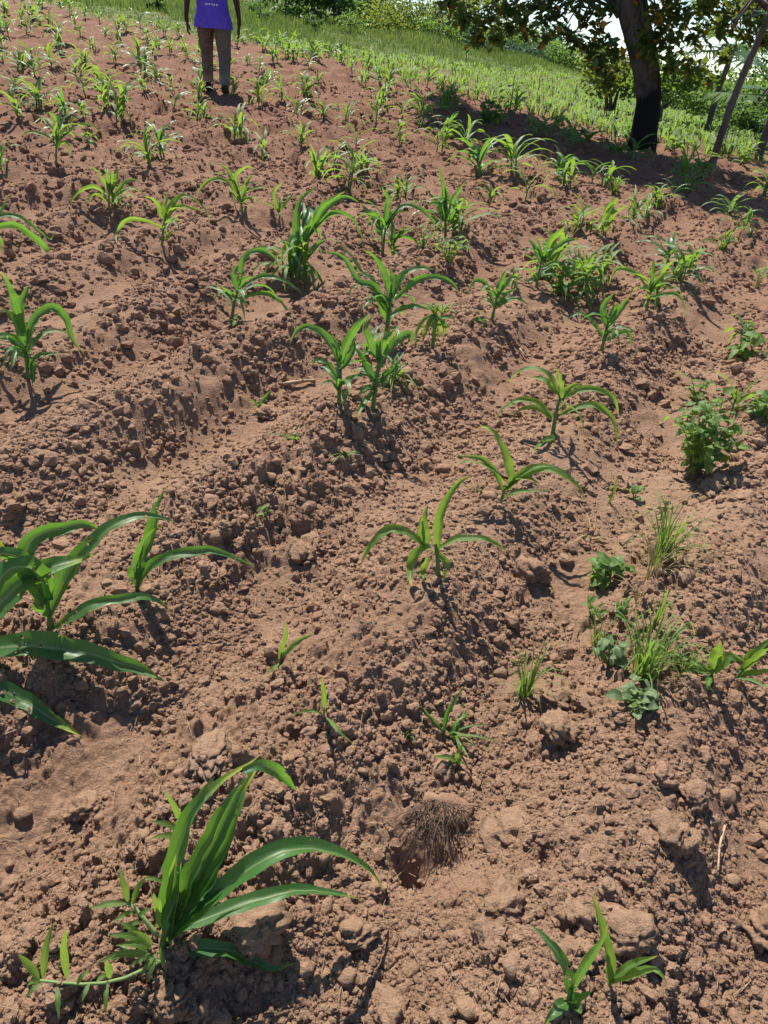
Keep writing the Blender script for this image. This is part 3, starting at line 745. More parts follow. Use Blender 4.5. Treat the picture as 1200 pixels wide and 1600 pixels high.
T('maize with grey-green leaves spread low, left of the weedy clump', (768, 500), [(774, 475), (779, 455)], [
    ([(777, 462), (783, 435), (791, 419)], .045, dict(f=.75)), ([(771, 473), (757, 443), (740, 440), (730, 461)], .036, dict(f=.5)), ([(780, 460), (800, 437), (818, 440)], .04, dict(f=.55)),
    ([(778, 479), (807, 468), (830, 480)], .03, dict(f=.5)), ([(776, 476), (794, 456), (808, 452)], .034, dict(f=.5)), ([(772, 480), (760, 468), (748, 474)], .028)], None, NEAR, None, 18)
T('left maize of the tangled clump, upright with shiny top leaves', (838, 448), [(842, 425), (847, 405)], [
    ([(845, 412), (834, 385), (824, 374)], .042, dict(f=.7)), ([(848, 408), (862, 375), (888, 352)], .042, dict(f=.6)), ([(849, 408), (877, 380), (908, 374)], .042, dict(f=.55)),
    ([(840, 432), (826, 440), (818, 436)], .04, dict(f=.6)), ([(847, 405), (842, 380), (838, 372)], .04, dict(f=.8)), ([(846, 420), (868, 410), (886, 416)], .036), ([(848, 410), (856, 392), (868, 388)], .042, dict(f=.7))], None, NEAR, None, 19)
T('arching maize at the front of the tangled clump with yellow-tipped leaves', (921, 480), [(917, 450), (914, 425)], [
    ([(912, 430), (880, 420), (858, 443)], .036, dict(f=.5)), ([(915, 426), (935, 420), (947, 450)], .036, dict(f=.5)), ([(916, 430), (937, 447), (944, 475)], .034, dict(f=.5)),
    ([(912, 432), (880, 452), (900, 470), (908, 492)], .032, dict(f=.5, d=-.3)), ([(914, 428), (905, 410), (890, 405)], .038), ([(912, 440), (870, 455), (846, 452)], .034),
    ([(914, 426), (925, 400), (936, 398)], .04, dict(f=.6)), ([(912, 430), (895, 425), (872, 432)], .036), ([(918, 445), (928, 462), (922, 478)], .03)], M_YOUNG, NEAR, None, 20)
T('maize at the front right of the tangled clump with a leaf reaching left', (940, 549), [(946, 520), (951, 500)], [
    ([(947, 505), (943, 477), (961, 456)], .046, dict(f=.75)), ([(954, 505), (970, 480), (984, 462)], .046, dict(f=.7)), ([(941, 525), (920, 497), (897, 490), (880, 505)], .040, dict(f=.55)),
    ([(945, 533), (967, 520), (983, 520), (987, 544)], .036, dict(f=.5)), ([(950, 508), (958, 485), (962, 470)], .045, dict(f=.8))], None, NEAR, None, 21)
T('maize on the right with a thin leaf hooked left and a drooping right leaf', (1010, 489), [(1014, 462), (1017, 442)], [
    ([(1017, 447), (1019, 420), (1021, 402)], .04, dict(f=.75)), ([(1013, 440), (987, 423), (963, 423), (950, 448)], .034, dict(f=.5)), ([(1019, 465), (1053, 460), (1067, 477), (1067, 502)], .034, dict(f=.5)),
    ([(1018, 452), (1036, 430), (1052, 424)], .04, dict(f=.6)), ([(1015, 458), (1002, 440), (990, 436)], .036), ([(1017, 455), (1030, 445), (1045, 452)], .036)], M_YOUNG, NEAR, None, 22)
T('maize at the left edge with a big leaf arching right over a dark hollow', (42, 588), [(41, 562), (40, 540)], [
    ([(37, 525), (31, 482), (46, 443)], .060, dict(f=.75)), ([(42, 535), (52, 502), (80, 484), (101, 500), (112, 531), (133, 555)], .050, dict(f=.5)),
    ([(38, 540), (18, 500), (0, 478)], .045, dict(f=.6)), ([(38, 548), (21, 533), (-4, 530)], .04), ([(40, 552), (52, 573), (52, 606)], .04, dict(f=.6, d=-.3)),
    ([(44, 578), (63, 556), (99, 552)], .036, dict(f=.5)), ([(36, 520), (10, 440), (-2, 424)], .055, dict(f=.6)), ([(38, 560), (18, 548), (-4, 546)], .04)], None, NEAR, None, 23)
T('maize beyond the left edge whose long leaf hangs into view', (-45, 432), [(-42, 390), (-40, 365)], [
    ([(-38, 370), (0, 352), (28, 353), (56, 374), (77, 397), (84, 446)], .055, dict(f=.55)), ([(-38, 366), (0, 335), (30, 336), (52, 352), (78, 372), (88, 356)], .04, dict(f=.5)),
    ([(-38, 368), (0, 330), (12, 310), (24, 304)], .045, dict(f=.6)), ([(-42, 370), (-90, 340), (-130, 370)], .05)], None, NEAR, None, 24)
T('maize standing alone in the left field with a leaf hanging to the left', (252, 385), [(255, 360), (258, 342)], [
    ([(259, 345), (258, 320), (262, 298)], .045, dict(f=.7)), ([(253, 355), (224, 341), (196, 341), (182, 360), (184, 383)], .038, dict(f=.5)), ([(254, 342), (241, 315), (224, 307)], .04, dict(f=.55)),
    ([(261, 340), (280, 311), (301, 311), (322, 332), (329, 362)], .04, dict(f=.5)), ([(258, 375), (268, 362), (277, 360)], .034), ([(260, 345), (275, 325), (296, 325), (318, 330)], .04)], M_YOUNG, NEAR, None, 25)
T('bushy maize clump left of the lone one in the left field', (170, 330), [(170, 305), (171, 288)], [
    ([(168, 308), (147, 293), (122, 299), (106, 322)], .038, dict(f=.5)), ([(171, 298), (167, 270), (168, 262)], .045, dict(f=.7)), ([(174, 300), (183, 272), (186, 262)], .045, dict(f=.7)),
    ([(176, 310), (203, 297), (224, 304), (238, 322)], .04), ([(168, 298), (154, 270), (136, 258)], .04), ([(178, 305), (200, 282), (218, 284)], .045), ([(166, 315), (150, 305), (135, 320)], .036), ([(172, 300), (178, 280), (176, 266)], .045, dict(f=.8))], M_YOUNG, NEAR, None, 26)
T('tall thin maize near the left edge with a leaf pointing up right', (87, 257), [(88, 228), (90, 212)], [
    ([(89, 222), (90, 195), (93, 177)], .05, dict(f=.7)), ([(93, 215), (119, 184), (145, 183)], .045), ([(94, 218), (122, 198), (150, 202), (168, 221)], .045), ([(89, 232), (102, 222), (109, 248)], .045), ([(88, 225), (84, 205), (88, 190)], .05, dict(f=.7))], M_YOUNG, NEAR, None, 27)

# procedural maize: a few whole plants, copied with their parts -------------
def maize_variant(seed, H=.5, nst=1, mat=None):
    """returns [(part name, mesh)] for a plant about H tall"""
    g = np.random.default_rng(seed); parts = []; mat = mat or M_YOUNG
    for s in range(nst):
        o = np.array([0., 0.]) if s == 0 else g.uniform(-.09, .09, 2)
        hs = H * g.uniform(.24, .40); V, Fc, UV = tube(catmull([[o[0], o[1], -.03], [o[0] + g.uniform(-.02, .02), o[1] + g.uniform(-.02, .02), hs * .5], [o[0] * 1.1, o[1] * 1.1, hs]], 5), np.linspace(.012, .006, 5) * H / .5, 6)
        parts.append(('stalk', mk_mesh('stalk', V, Fc, UV, M_STALK)))
        a0 = g.uniform(0, 6.28); nl = int(g.integers(6, 9))
        for k in range(nl):
            t = k / (nl - 1); az = a0 + pi * k + g.uniform(-.55, .55)
            L = H * (.52 + .38 * sin(pi * (.15 + .7 * t))) * g.uniform(.8, 1.15); e0 = radians(46 + 32 * t + g.uniform(-12, 12))
            P = free_leaf(g, hs * (.22 + .78 * t), az, L, e0, radians(g.uniform(95, 160) * (1 - .35 * t)), .04, o); P[:, 2] = np.maximum(P[:, 2], .02)
            V, Fc, UV = ribbon(P, H * g.uniform(.070, .105), 10, 0, (g.uniform(-20, 20), g.uniform(-40, 40)), .3, .06, int(g.integers(1e6)), prof_maize, 3, False)
            parts.append(('leaf', mk_mesh('leaf', V, Fc, UV, mat)))
    return parts

def join_parts(parts, name):
    V = []; Fc = []; UV = []; n = 0; mats = []; mi = []
    for _, me in parts:
        v = np.empty(len(me.vertices) * 3, np.float32); me.vertices.foreach_get('co', v)
        li = np.empty(len(me.loops), np.int32); me.loops.foreach_get('vertex_index', li)
        uvl = np.empty(len(me.loops) * 2, np.float32); me.uv_layers[0].data.foreach_get('uv', uvl)
        uv = np.zeros((len(me.vertices), 2)); uv[li] = uvl.reshape(-1, 2)
        if me.materials[0] not in mats: mats.append(me.materials[0])
        k = mats.index(me.materials[0])
        for p in me.polygons: Fc.append([i + n for i in p.vertices]); mi.append(k)
        V.append(v.reshape(-1, 3)); UV.append(uv); n += len(me.vertices)
    me = mk_mesh(name, np.concatenate(V), Fc, np.concatenate(UV), mats[0])
    for m in mats[1:]: me.materials.append(m)
    me.polygons.foreach_set('material_index', np.array(mi, np.int32)); return me

VAR = [maize_variant(900 + i, .5, 1 + (i % 2) + (i % 3 == 2), M_YOUNG if i % 4 else M_MAIZE) for i in range(22)]
VARJ = [join_parts(v, 'maize_plant') for v in VAR]
NCOUNT = [0]

def copy_maize(x, y, H, k, rz, parts=True, label='', group=''):
    z = float(ground_z(x, y)); s = H / .5; PLANT_SPOTS.append((x, y)); NCOUNT[0] += 1
    if parts:
        e = empty('maize_plant', (x, y, z), label, 'maize', group)
        for nm, me in VAR[k % 22]: ob(nm, me, e)
    else:
        e = ob('maize_plant', VARJ[k % 22], None, (x, y, z)); tag(e, label, 'maize', group)
    e.scale = (s * random.uniform(.85, 1.2), s * random.uniform(.85, 1.2), s * random.uniform(.85, 1.1)); e.rotation_euler = (random.uniform(-.2, .2), random.uniform(-.2, .2), rz)
    return e

G_MID = 'maize plants in the middle rows'
MIDPX = [   # foot pixel, height in pixels, words
    (234, 256, 70, 'left one of a close pair of maize in the upper left field'), (256, 246, 70, 'right one of a close pair of maize in the upper left field'),
    (374, 222, 75, 'maize below the walking man, slightly right of his feet'), (410, 246, 60, 'yellowish maize right of the one below the walking man'),
    (184, 197, 80, 'tall maize clump left of the walking man in the third furrow'), (4, 268, 60, 'drooping maize at the left edge above the arching leaf'),
    (62, 168, 60, 'maize clump near the left edge on the upper slope'), (104, 184, 70, 'thin maize right of the upper left edge clump'),
    (128, 182, 44, 'short maize between the upper left clump and the tall one'), (272, 170, 55, 'maize left of the walking man at the level of his shoes'),
    (310, 158, 40, 'small maize just in front of the man, under his left leg'), (362, 152, 42, 'maize beside the right shoe of the walking man'),
    (468, 228, 50, 'small maize in the upper middle, left of a pair'), (492, 280, 75, 'left maize of the group behind the tall dense clump'),
    (545, 300, 85, 'maize directly behind the tall dense clump, leaves fanned out'), (520, 268, 60, 'yellow-green maize behind the fanned one'),
    (575, 270, 60, 'maize up the row from the fanned one'), (556, 230, 60, 'maize with shiny leaves up the slope from the fanned group'),
    (632, 310, 55, 'small yellowish maize above the bushy upright one'), (624, 232, 30, 'very small maize seedling in the upper middle'),
    (655, 200, 65, 'maize at the left end of the tree shadow'), (700, 215, 55, 'maize at the lower edge of the tree shadow, left part'),
    (690, 240, 60, 'maize below the left part of the tree shadow'), (750, 275, 95, 'tall maize in front of the tree shadow'), (730, 232, 60, 'maize just inside the left tree shadow'),
    (765, 320, 50, 'small maize right of the bushy upright one with a bent tip'), (800, 270, 80, 'maize in the row of clumps below the shadow, second from left'),
    (820, 315, 70, 'dark upright maize below the row of clumps'), (880, 292, 62, 'maize clump left of the trunk, below the shadow edge'), (870, 280, 60, 'left neighbour of the maize clump below the trunk'),
    (948, 290, 62, 'rounded maize clump directly below the big trunk'), (925, 285, 50, 'maize left beside the rounded clump below the trunk'),
    (930, 370, 62, 'maize at the back of the tangled clump'), (900, 372, 55, 'left back maize of the tangled clump'), (870, 408, 60, 'maize in the thick of the tangled clump'), (895, 440, 60, 'middle maize of the tangled clump'),
    (988, 350, 50, 'first maize of the short row leading to the leaning palm'), (1008, 342, 48, 'second maize of the short row leading to the leaning palm'), (1030, 325, 46, 'third maize of the short row leading to the leaning palm'),
    (1050, 312, 44, 'fourth maize of the short row leading to the leaning palm'), (1078, 300, 44, 'last maize of the short row, in the palm shade'),
    (1052, 436, 62, 'dense bright maize behind the right hooked one'), (1072, 425, 52, 'right part of the dense bright maize pair'), (1040, 420, 60, 'back maize behind the dense bright pair'),
    (1140, 338, 44, 'upper maize in the patchy shade at the right edge'), (1150, 360, 48, 'lower maize in the patchy shade at the right edge'), (1128, 388, 24, 'low yellow-green sprout right of the dense bright pair'),
    (800, 450, 40, 'low yellow-green maize in front of the tangled clump'), (690, 500, 30, 'stunted sprout behind the drooping maize'),
    (474, 446, 85, 'right companion in the tall dense maize clump'), (452, 430, 75, 'left companion in the tall dense maize clump'),
    (612, 402, 70, 'right companion of the maize behind the middle cluster'), (708, 366, 70, 'right companion of the upright bushy maize'), (684, 360, 64, 'left companion of the upright bushy maize'),
    (855, 440, 74, 'second stem beside the left maize of the tangled clump'), (880, 462, 62, 'front maize low in the tangled clump'), (908, 455, 70, 'companion of the arching maize in the tangled clump'), (935, 440, 60, 'right maize in the tangled clump, half hidden'),
    (1024, 480, 60, 'companion of the right maize with the hooked leaf'), (1062, 445, 60, 'front maize of the dense bright group'), (184, 326, 60, 'right companion in the bushy clump of the left field'),
    (570, 560, 60, 'short maize hidden inside the middle cluster'), (612, 600, 46, 'small maize right of the front pair in the middle cluster'),
    (0, 40, 40, 'maize at the top left corner'), (540, 190, 42, 'maize high in the middle, below the grassy bank'), (470, 180, 46, 'maize right of the walking man, two rows below the far edge'),
    (505, 185, 44, 'maize beside the one two rows below the far edge'), (415, 140, 40, 'maize right of the man at knee height'), (590, 175, 40, 'maize above the pair at the shadow end'),
]
VKEEP = []
for i, (x, y, h, lab) in enumerate(MIDPX):
    p = at(x, y); H = min(max(h * mpp(p) * (.92 if y < 330 else 1.2), .12), .66)
    copy_maize(p[0], p[1], H, i * 5 + 3, random.uniform(0, 6.28), True, lab, G_MID)

def in_view(p, m=40):
    v = np.asarray(p) - CAM; d = v @ CF
    if d < .1: return False
    return -m < 600 + FPX * (v @ CR) / d < 1200 + m and -m - 40 < 800 - FPX * (v @ CU) / d < 1600 + m

cand = []
g = np.random.default_rng(21)
for k in range(-6, 50):
    u = ROW0 - ROWD * k
    v = 2.0 + g.uniform(0, .5)
    while v < 36:
        v += g.uniform(.36, .66)
        uu = u + g.normal(0, .035)
        x = RC * uu + RS * v; y = -RS * uu + RC * v
        r = np.hypot(x, y)
        if y < 5 or r < 8.3 or crest_q(x, y) > 1.8: continue
        if r > np.interp(np.degrees(np.arctan2(x, y)), [-60, -27, -20, -8, 0, 6], [30, 28, 22, 20, 24.5, 27]): continue
        if g.uniform() < (.55 if x > .4 else .42): continue
        if not in_view((x, y, float(base_z(x, y)) + .2)): continue
        if min(np.hypot(x - a, y - b) for a, b in PLANT_SPOTS) < .34: continue
        cand.append((r, x, y))
cand.sort()
FARSTUFF = []
for i, (r, x, y) in enumerate(cand):
    H = g.uniform(.26, .46)
    if NCOUNT[0] + 27 < 296:
        w_ = np.array([x, y, float(base_z(x, y))]) - CAM; px = 600 + FPX * (w_ @ CR) / (w_ @ CF); py = 800 - FPX * (w_ @ CU) / (w_ @ CF)
        side = ('at the far left edge', 'left of the walking man', 'close to the walking man', 'just right of the man', 'in the upper middle', 'towards the tree shadow')[int(np.searchsorted([110, 265, 375, 480, 640], px))]
        band = ('farthest rows under the bank', 'rows behind the man', 'rows level with his legs', 'rows below the man')[int(np.searchsorted([62, 105, 165], py))]
        copy_maize(x, y, H, i * 7, g.uniform(0, 6.28), r < 10.5, 'small maize in the %s, %s' % (band, side), 'maize in the %s, %s' % (band, side))
    else: FARSTUFF.append((x, y, H))

# the dense crop beyond the crest: nobody could count it
def mass_maize():
    g = np.random.default_rng(33); mbv = []; mbf = []; uvs = []; n = 0
    pts = list(FARSTUFF)
    N = 42000; r = 9 + 52 * g.uniform(0, 1, N) ** .9; a = np.radians(g.uniform(-40, 40, N)); X = r * np.sin(a); Y = r * np.cos(a)
    ph = np.degrees(a); edge = np.interp(ph, [-60, -27, -20, -8, 0, 6, 10, 40], [30, 28, 22, 20, 24.5, 29, 52, 60])
    q = crest_q(X, Y); dens = perlin(X * .35, Y * .35, 71) + .5 * perlin(X * 1.1, Y * 1.1, 72)
    ok = (q > .9) & (r < edge) & (dens > -.42 + .5 * np.clip(1.6 - q, 0, 1) + g.uniform(-.2, .2, N)) & (g.uniform(0, 1, N) < np.clip(.42 + .012 * r, 0, 1))
    pts += [(x, y, h) for x, y, h in zip(X[ok], Y[ok], g.uniform(.14, .30, ok.sum()))]
    for (x, y, H) in pts:
        z = float(base_z(x, y)) + .02
        for b in range(5):
            az = g.uniform(0, 6.28); L = H * g.uniform(.7, 1.1); w = H * .05; ca, sa = cos(az), sin(az)
            p0 = np.array([x, y, z]); p1 = p0 + [ca * L * .22, sa * L * .22, L * .62]; p2 = p0 + [ca * L * .62, sa * L * .62, L * g.uniform(.35, .8)]
            sd = np.array([-sa, ca, 0]) * w
            mbv += [p0 - sd * .6, p0 + sd * .6, p1 - sd, p1 + sd, p2]; uvs += [(0, 0), (1, 0), (0, .5), (1, .5), (.5, 1)]
            mbf += [[n, n + 1, n + 3, n + 2], [n + 2, n + 3, n + 4]]; n += 5
    o = ob('maize_crop', mk_mesh('maize_crop', np.array(mbv), mbf, np.array(uvs), M_CROP))
    tag(o, 'dense young maize crop covering the slope beyond the big tree', 'maize crop', None, 'stuff')
mass_maize()

# ------------------------------------------------------------------ weeds
def leaf_unit(prof, mat, name='leaf', fold=.18, droop=.25, w=.5, across=5, nseg=8, seed=0, wave=.03):
    P = [(0, 0, 0), (.35, 0, .06), (.7, 0, .03), (1, 0, -droop)]
    V, Fc, UV = ribbon(P, w, nseg, 0, (0, 0), fold, wave, seed, prof, across, False); return mk_mesh(name, V, Fc, UV, mat)
U_LANCE = [leaf_unit(prof_lance, M_WEED, w=.30, seed=i, droop=.15 + .12 * i) for i in range(3)]
U_OVATE = [leaf_unit(prof_ovate, M_WEED, w=.62, seed=i, droop=.1 + .12 * i) for i in range(3)]
U_DULL = [leaf_unit(prof_ovate, M_WEEDG, w=.66, seed=i + 9, droop=.1 + .12 * i) for i in range(3)]

def put_leaf(e, me, p, az, el, L, roll=0.0):
    o = ob('leaf', me, e, p); o.rotation_euler = (roll, -el, az); o.scale = (L, L, L); return o

def stem_to(e, P, r=.003, name='stem', mat=None):
    V, Fc, UV = tube(catmull(P, 7), np.linspace(r, r * .6, 7), 6); return ob(name, mk_mesh(name, V, Fc, UV, mat or M_WEEDSTEM), e)

def foot(px, py):
    p = at(px, py); p[2] = float(ground_z(p[0], p[1])); return p

def bush_weed(label, px, py, wpx, hpx, units, n, Lpx, seed, group, nst=5, cat='weed', name='broadleaf_weed'):
    b = foot(px, py); m = mpp(b); g = np.random.default_rng(seed); e = empty(name, b, label, cat, group)
    W, Hh = wpx * m * .5, hpx * m
    tips = []
    for s in range(nst):
        a = s * 2.4 + g.uniform(-.3, .3); q = sqrt((s + .5) / nst) * .75
        tip = np.array([cos(a) * W * q, sin(a) * W * q, Hh * (1 - .45 * q) * g.uniform(.8, 1)]); mid = tip * [.4, .4, .55]
        stem_to(e, [(0, 0, -.01), mid, tip], .0028 + .02 * Hh * .1); tips.append((mid, tip))
    for i in range(n):
        mid, tip = tips[i % nst]; t = g.uniform(.06, 1.05) ** .6; p = 2 * t * (1 - t) * mid + t * t * tip + g.normal(0, .06, 3) * [W, W, Hh]; p[2] = max(p[2], .008)
        a = g.uniform(0, 6.28); put_leaf(e, units[i % len(units)], p, a, radians(g.uniform(-25, 45)), Lpx * m * g.uniform(.65, 1.2), radians(g.uniform(-35, 35)))
    return e

def tuft(label, px, py, spx, hpx, n, seed, group, mat=None, w=.006, flat=0.0, name='grass_tuft', cat='grass tuft', lean=None):
    b = foot(px, py); m = mpp(b); g = np.random.default_rng(seed); e = empty(name, b, label, cat, group); mat = mat or M_GRASS
    for i in range(n):
        a = g.uniform(0, 6.28) if lean is None else lean + g.normal(0, .5)
        L = hpx * m * g.uniform(.7, 1.3); sp = spx * m * g.uniform(.2, 1); o = g.uniform(-1, 1, 2) * .12 * spx * m
        top = L * (1 - flat) * g.uniform(.6, 1)
        P = [(o[0], o[1], -.005), (o[0] + cos(a) * sp * .35, o[1] + sin(a) * sp * .35, top * .7 + .004), (o[0] + cos(a) * sp * .75, o[1] + sin(a) * sp * .75, top * .95 + .006), (o[0] + cos(a) * sp * 1.15, o[1] + sin(a) * sp * 1.15, top * g.uniform(.35, .9) + .006)]
        V, Fc, UV = ribbon(P, w * g.uniform(.6, 1.3), 7, 0, (g.uniform(-30, 30), g.uniform(-60, 60)), .3, 0, i, prof_grass, 3, False)
        ob('blade', mk_mesh('blade', V, Fc, UV, mat), e)
    return e

GW, GG = 'broad-leaved weeds among the maize', 'grass tufts among the maize'
# sprawling weed at the foot of the bottom maize, traced
def sprawl():
    b = foot(225, 1500); e = empty('broadleaf_weed', b, 'sprawling weed with lance-shaped leaves around the foot of the bottom maize', 'weed', GW)
    def gp(x, y, h=.0): p = at(x, y, h); return p
    def st(pts, r): stem_to(e, [gp(x, y, h + .02) - b for x, y, h in pts], r)
    st([(255, 1500, .01), (190, 1530, .015), (130, 1538, .015), (62, 1532, .03)], .0035)
    st([(246, 1462, .03), (222, 1432, .05), (200, 1410, .06)], .0050)
    st([(240, 1500, .02), (210, 1490, .03), (190, 1478, .04)], .004)
    st([(268, 1400, .02), (285, 1345, .04), (291, 1300, .06)], .004)
    LV = [((62, 1532), (28, 1492), .05), ((66, 1530), (84, 1440), .09), ((106, 1532), (103, 1450), .08), ((64, 1535), (38, 1560), .02), ((90, 1540), (92, 1592), .02), ((62, 1533), (42, 1540), .03),
          ((150, 1535), (172, 1520), .04), ((168, 1535), (165, 1585), .02), ((172, 1530), (168, 1500), .05),
          ((200, 1410), (186, 1356), .10), ((200, 1412), (140, 1418), .08), ((206, 1415), (228, 1370), .10), ((224, 1372), (260, 1380), .09), ((210, 1425), (175, 1440), .06),
          ((236, 1480), (180, 1478), .06), ((236, 1474), (168, 1462), .07), ((236, 1490), (150, 1505), .05), ((240, 1492), (200, 1512), .05), ((245, 1495), (232, 1535), .03), ((238, 1478), (205, 1455), .09), ((248, 1450), (250, 1405), .10),
          ((291, 1300), (259, 1236), .10), ((290, 1302), (236, 1283), .08), ((292, 1298), (336, 1213), .11), ((286, 1310), (235, 1310), .07), ((262, 1430), (275, 1335), .12), ((252, 1440), (240, 1395), .1), ((232, 1486), (196, 1494), .04), ((230, 1470), (188, 1440), .08), ((246, 1488), (215, 1530), .03), ((120, 1538), (140, 1516), .04), ((215, 1432), (238, 1418), .07), ((222, 1440), (190, 1452), .05), ((140, 1536), (128, 1565), .02), ((250, 1480), (260, 1520), .03), ((205, 1488), (175, 1492), .04)]
    g = np.random.default_rng(4)
    for (a, c, h) in LV:
        p = gp(a[0], a[1], min(h, .05) + .02); q = onplane(c[0], c[1], p, g.uniform(-.02, .02)); gz = float(ground_z(q[0], q[1], False)) + .012
        if q[2] < gz + .02: q = gp(c[0], c[1], .035)
        L = np.linalg.norm(q - p); mid = (p + q) / 2 + [0, 0, .12 * L]
        V, Fc, UV = ribbon([p, mid, q], max(min(L * .18, .0125), .008), 9, .65, (g.uniform(-15, 15), g.uniform(-20, 20)), .22, .05, int(g.integers(999)), prof_lance)
        ob('leaf', mk_mesh('leaf', V - b, Fc, UV, M_WEED), e)
sprawl()
bush_weed('round bushy broad-leaved weed, the largest weed on the right', 1080, 745, 150, 135, U_OVATE, 240, 19, 1, GW, 16)
bush_weed('leafy weed sprig behind the large bushy weed', 1085, 625, 60, 50, U_LANCE, 20, 24, 2, GW, 4)
bush_weed('dark broad-leaved weed at the right edge beside the yellow-green seedling', 1190, 655, 60, 45, U_OVATE, 22, 26, 3, GW, 4)
bush_weed('bright weed rosette with pointed leaves right of the centre maize', 938, 912, 60, 48, U_OVATE, 22, 25, 4, GW, 4)
bush_weed('second small bright weed sprig right of the rosette', 966, 902, 34, 34, U_OVATE, 9, 22, 14, GW, 2)
bush_weed('thin upright weed with tiny leaf whorls below the bright rosette', 968, 975, 30, 70, U_OVATE, 20, 13, 5, GW, 3)
bush_weed('small weed with narrow leaves left of the whorled weed', 922, 968, 44, 22, U_LANCE, 10, 22, 6, GW, 3)
bush_weed('grey-green creeping weed with round leaves at the foot of the grass', 995, 1105, 100, 34, U_DULL, 52, 22, 7, GW, 8)
bush_weed('grey-leaved weed half hidden in the grass above the creeper', 950, 1045, 70, 55, U_DULL, 26, 20, 8, GW, 5)
bush_weed('bent dark grey-green weed hanging over a clod near the right edge', 1155, 560, 44, 62, U_LANCE, 20, 40, 9, GW, 3)
bush_weed('pale weed behind the bent dark one near the right edge', 1168, 532, 40, 34, U_OVATE, 18, 12, 10, GW, 4)
bush_weed('feathery low weed patch in front of the upright bushy maize', 700, 415, 90, 55, U_LANCE, 70, 14, 11, GW, 9)
bush_weed('sparse upper part of weeds beside the upright bushy maize', 660, 390, 60, 50, U_LANCE, 30, 13, 12, GW, 6)
bush_weed('tiny weed seedling alone in the middle of the left furrow', 415, 812, 26, 26, U_LANCE, 6, 20, 13, GW, 2)
bush_weed('tiny sprout beside the grey maize left of the clump', 752, 510, 22, 20, U_LANCE, 6, 18, 15, GW, 2)
bush_weed('small pale weed at the right edge above the furrow end', 1185, 445, 40, 34, U_LANCE, 26, 12, 16, GW, 5)
bush_weed('small weed sprig below the bent foot of the left maize', 372, 508, 34, 18, U_OVATE, 9, 15, 17, GW, 3)
bush_weed('small dark weed in the soil right of the left tall thin maize', 140, 232, 20, 24, U_OVATE, 8, 16, 18, GW, 2)
bush_weed('small weed left of the dry grass under the bushy weed', 990, 780, 22, 24, U_OVATE, 7, 16, 19, GW, 2)
tuft('upright grass tuft mixed with dry blades below the bushy weed', 1030, 880, 85, 100, 70, 20, GG, None, .0055)
tuft('dry straw-coloured blades hanging through the grass below the bushy weed', 1018, 905, 80, 70, 30, 21, GG, M_DRYG, .004)
tuft('grass stems arching left above the grey-green creeper', 1000, 1058, 100, 100, 70, 22, GG, None, .006)
tuft('long thin grass reaching up between the two grass tufts', 1020, 985, 26, 80, 9, 23, GG, None, .005)
tuft('loose grass tuft on the flat-topped clod', 818, 1085, 75, 76, 26, 24, GG, None, .006)
tuft('cut grass lying on the soil above the root mass', 705, 1142, 70, 40, 18, 25, GG, None, .008, .75)
tuft('wilted pulled grass lying in the furrow left of the centre', 458, 688, 40, 40, 9, 26, GG, None, .007, .8)
tuft('wilted green blades on the soil right of the pulled grass', 537, 712, 40, 34, 12, 27, GG, None, .007, .8)
tuft('small rounded grass tuft below the rounded maize clump', 958, 302, 26, 22, 34, 28, GG, None, .008)
tuft('thin grass stem standing alone left of the bushy weed', 952, 785, 16, 52, 5, 29, GG, None, .005)
tuft('pale bent grass lying above the bright weed rosette', 925, 838, 60, 26, 9, 30, GG, M_DRYG, .005, .6)
tuft('fine pale grass hanging below the bent maize foot', 372, 512, 30, 40, 10, 31, GG, M_DRYG, .004, .6)
tuft('dry grey tuft near the right edge above the path', 1182, 450, 30, 24, 24, 32, GG, M_DRYG, .005)
tuft('dry grass lying left beside the maize with two right-curving leaves', 745, 770, 50, 24, 12, 33, GG, M_DRYG, .004, .7)
tuft('yellow-green sprout cluster at the upper right edge of the field', 1128, 392, 34, 20, 22, 34, GG, None, .010)
tuft('few green blades beside the root mass bottom left', 640, 1150, 24, 20, 5, 35, GG, None, .005)
tuft('sparse grass strip left of the whorled weed', 930, 1010, 60, 40, 18, 37, GG, None, .005)
tuft('fine grass between the whorled weed and the pale seedling', 1070, 1050, 70, 50, 16, 38, GG, None, .005, .3)
tuft('low dry grass in the weed strip under the upright tuft', 1000, 940, 70, 36, 22, 39, GG, M_DRYG, .004, .4)
tuft('grass weed right of the large bushy weed top', 1075, 690, 60, 60, 12, 36, GG, None, .005)

SEED = 'young maize seedlings on the near right'
T('pale maize seedling beside the grass tuft at the right', (1112, 1068), [(1114, 1045)], [
    ([(1114, 1052), (1120, 1022), (1126, 1002)], .036, dict(f=.8)), ([(1116, 1050), (1140, 1028), (1166, 1035)], .034, dict(f=.7)), ([(1112, 1052), (1085, 1047), (1060, 1058)], .024), ([(1112, 1056), (1108, 1070), (1116, 1082)], .02, dict(d=-.2)), ([(1110, 1050), (1085, 1035), (1046, 1015)], .018)], M_YOUNG, SEED, .006, 40)
T('maize seedling cut by the right edge with narrow upright leaves', (1150, 1062), [(1158, 1048)], [
    ([(1158, 1050), (1180, 1020), (1204, 995)], .03, dict(f=.6)), ([(1160, 1050), (1186, 1025), (1212, 1010)], .03, dict(f=.6)), ([(1158, 1054), (1184, 1048), (1212, 1046)], .02), ([(1156, 1060), (1180, 1068), (1206, 1080)], .018)], M_YOUNG, SEED, .006, 41)
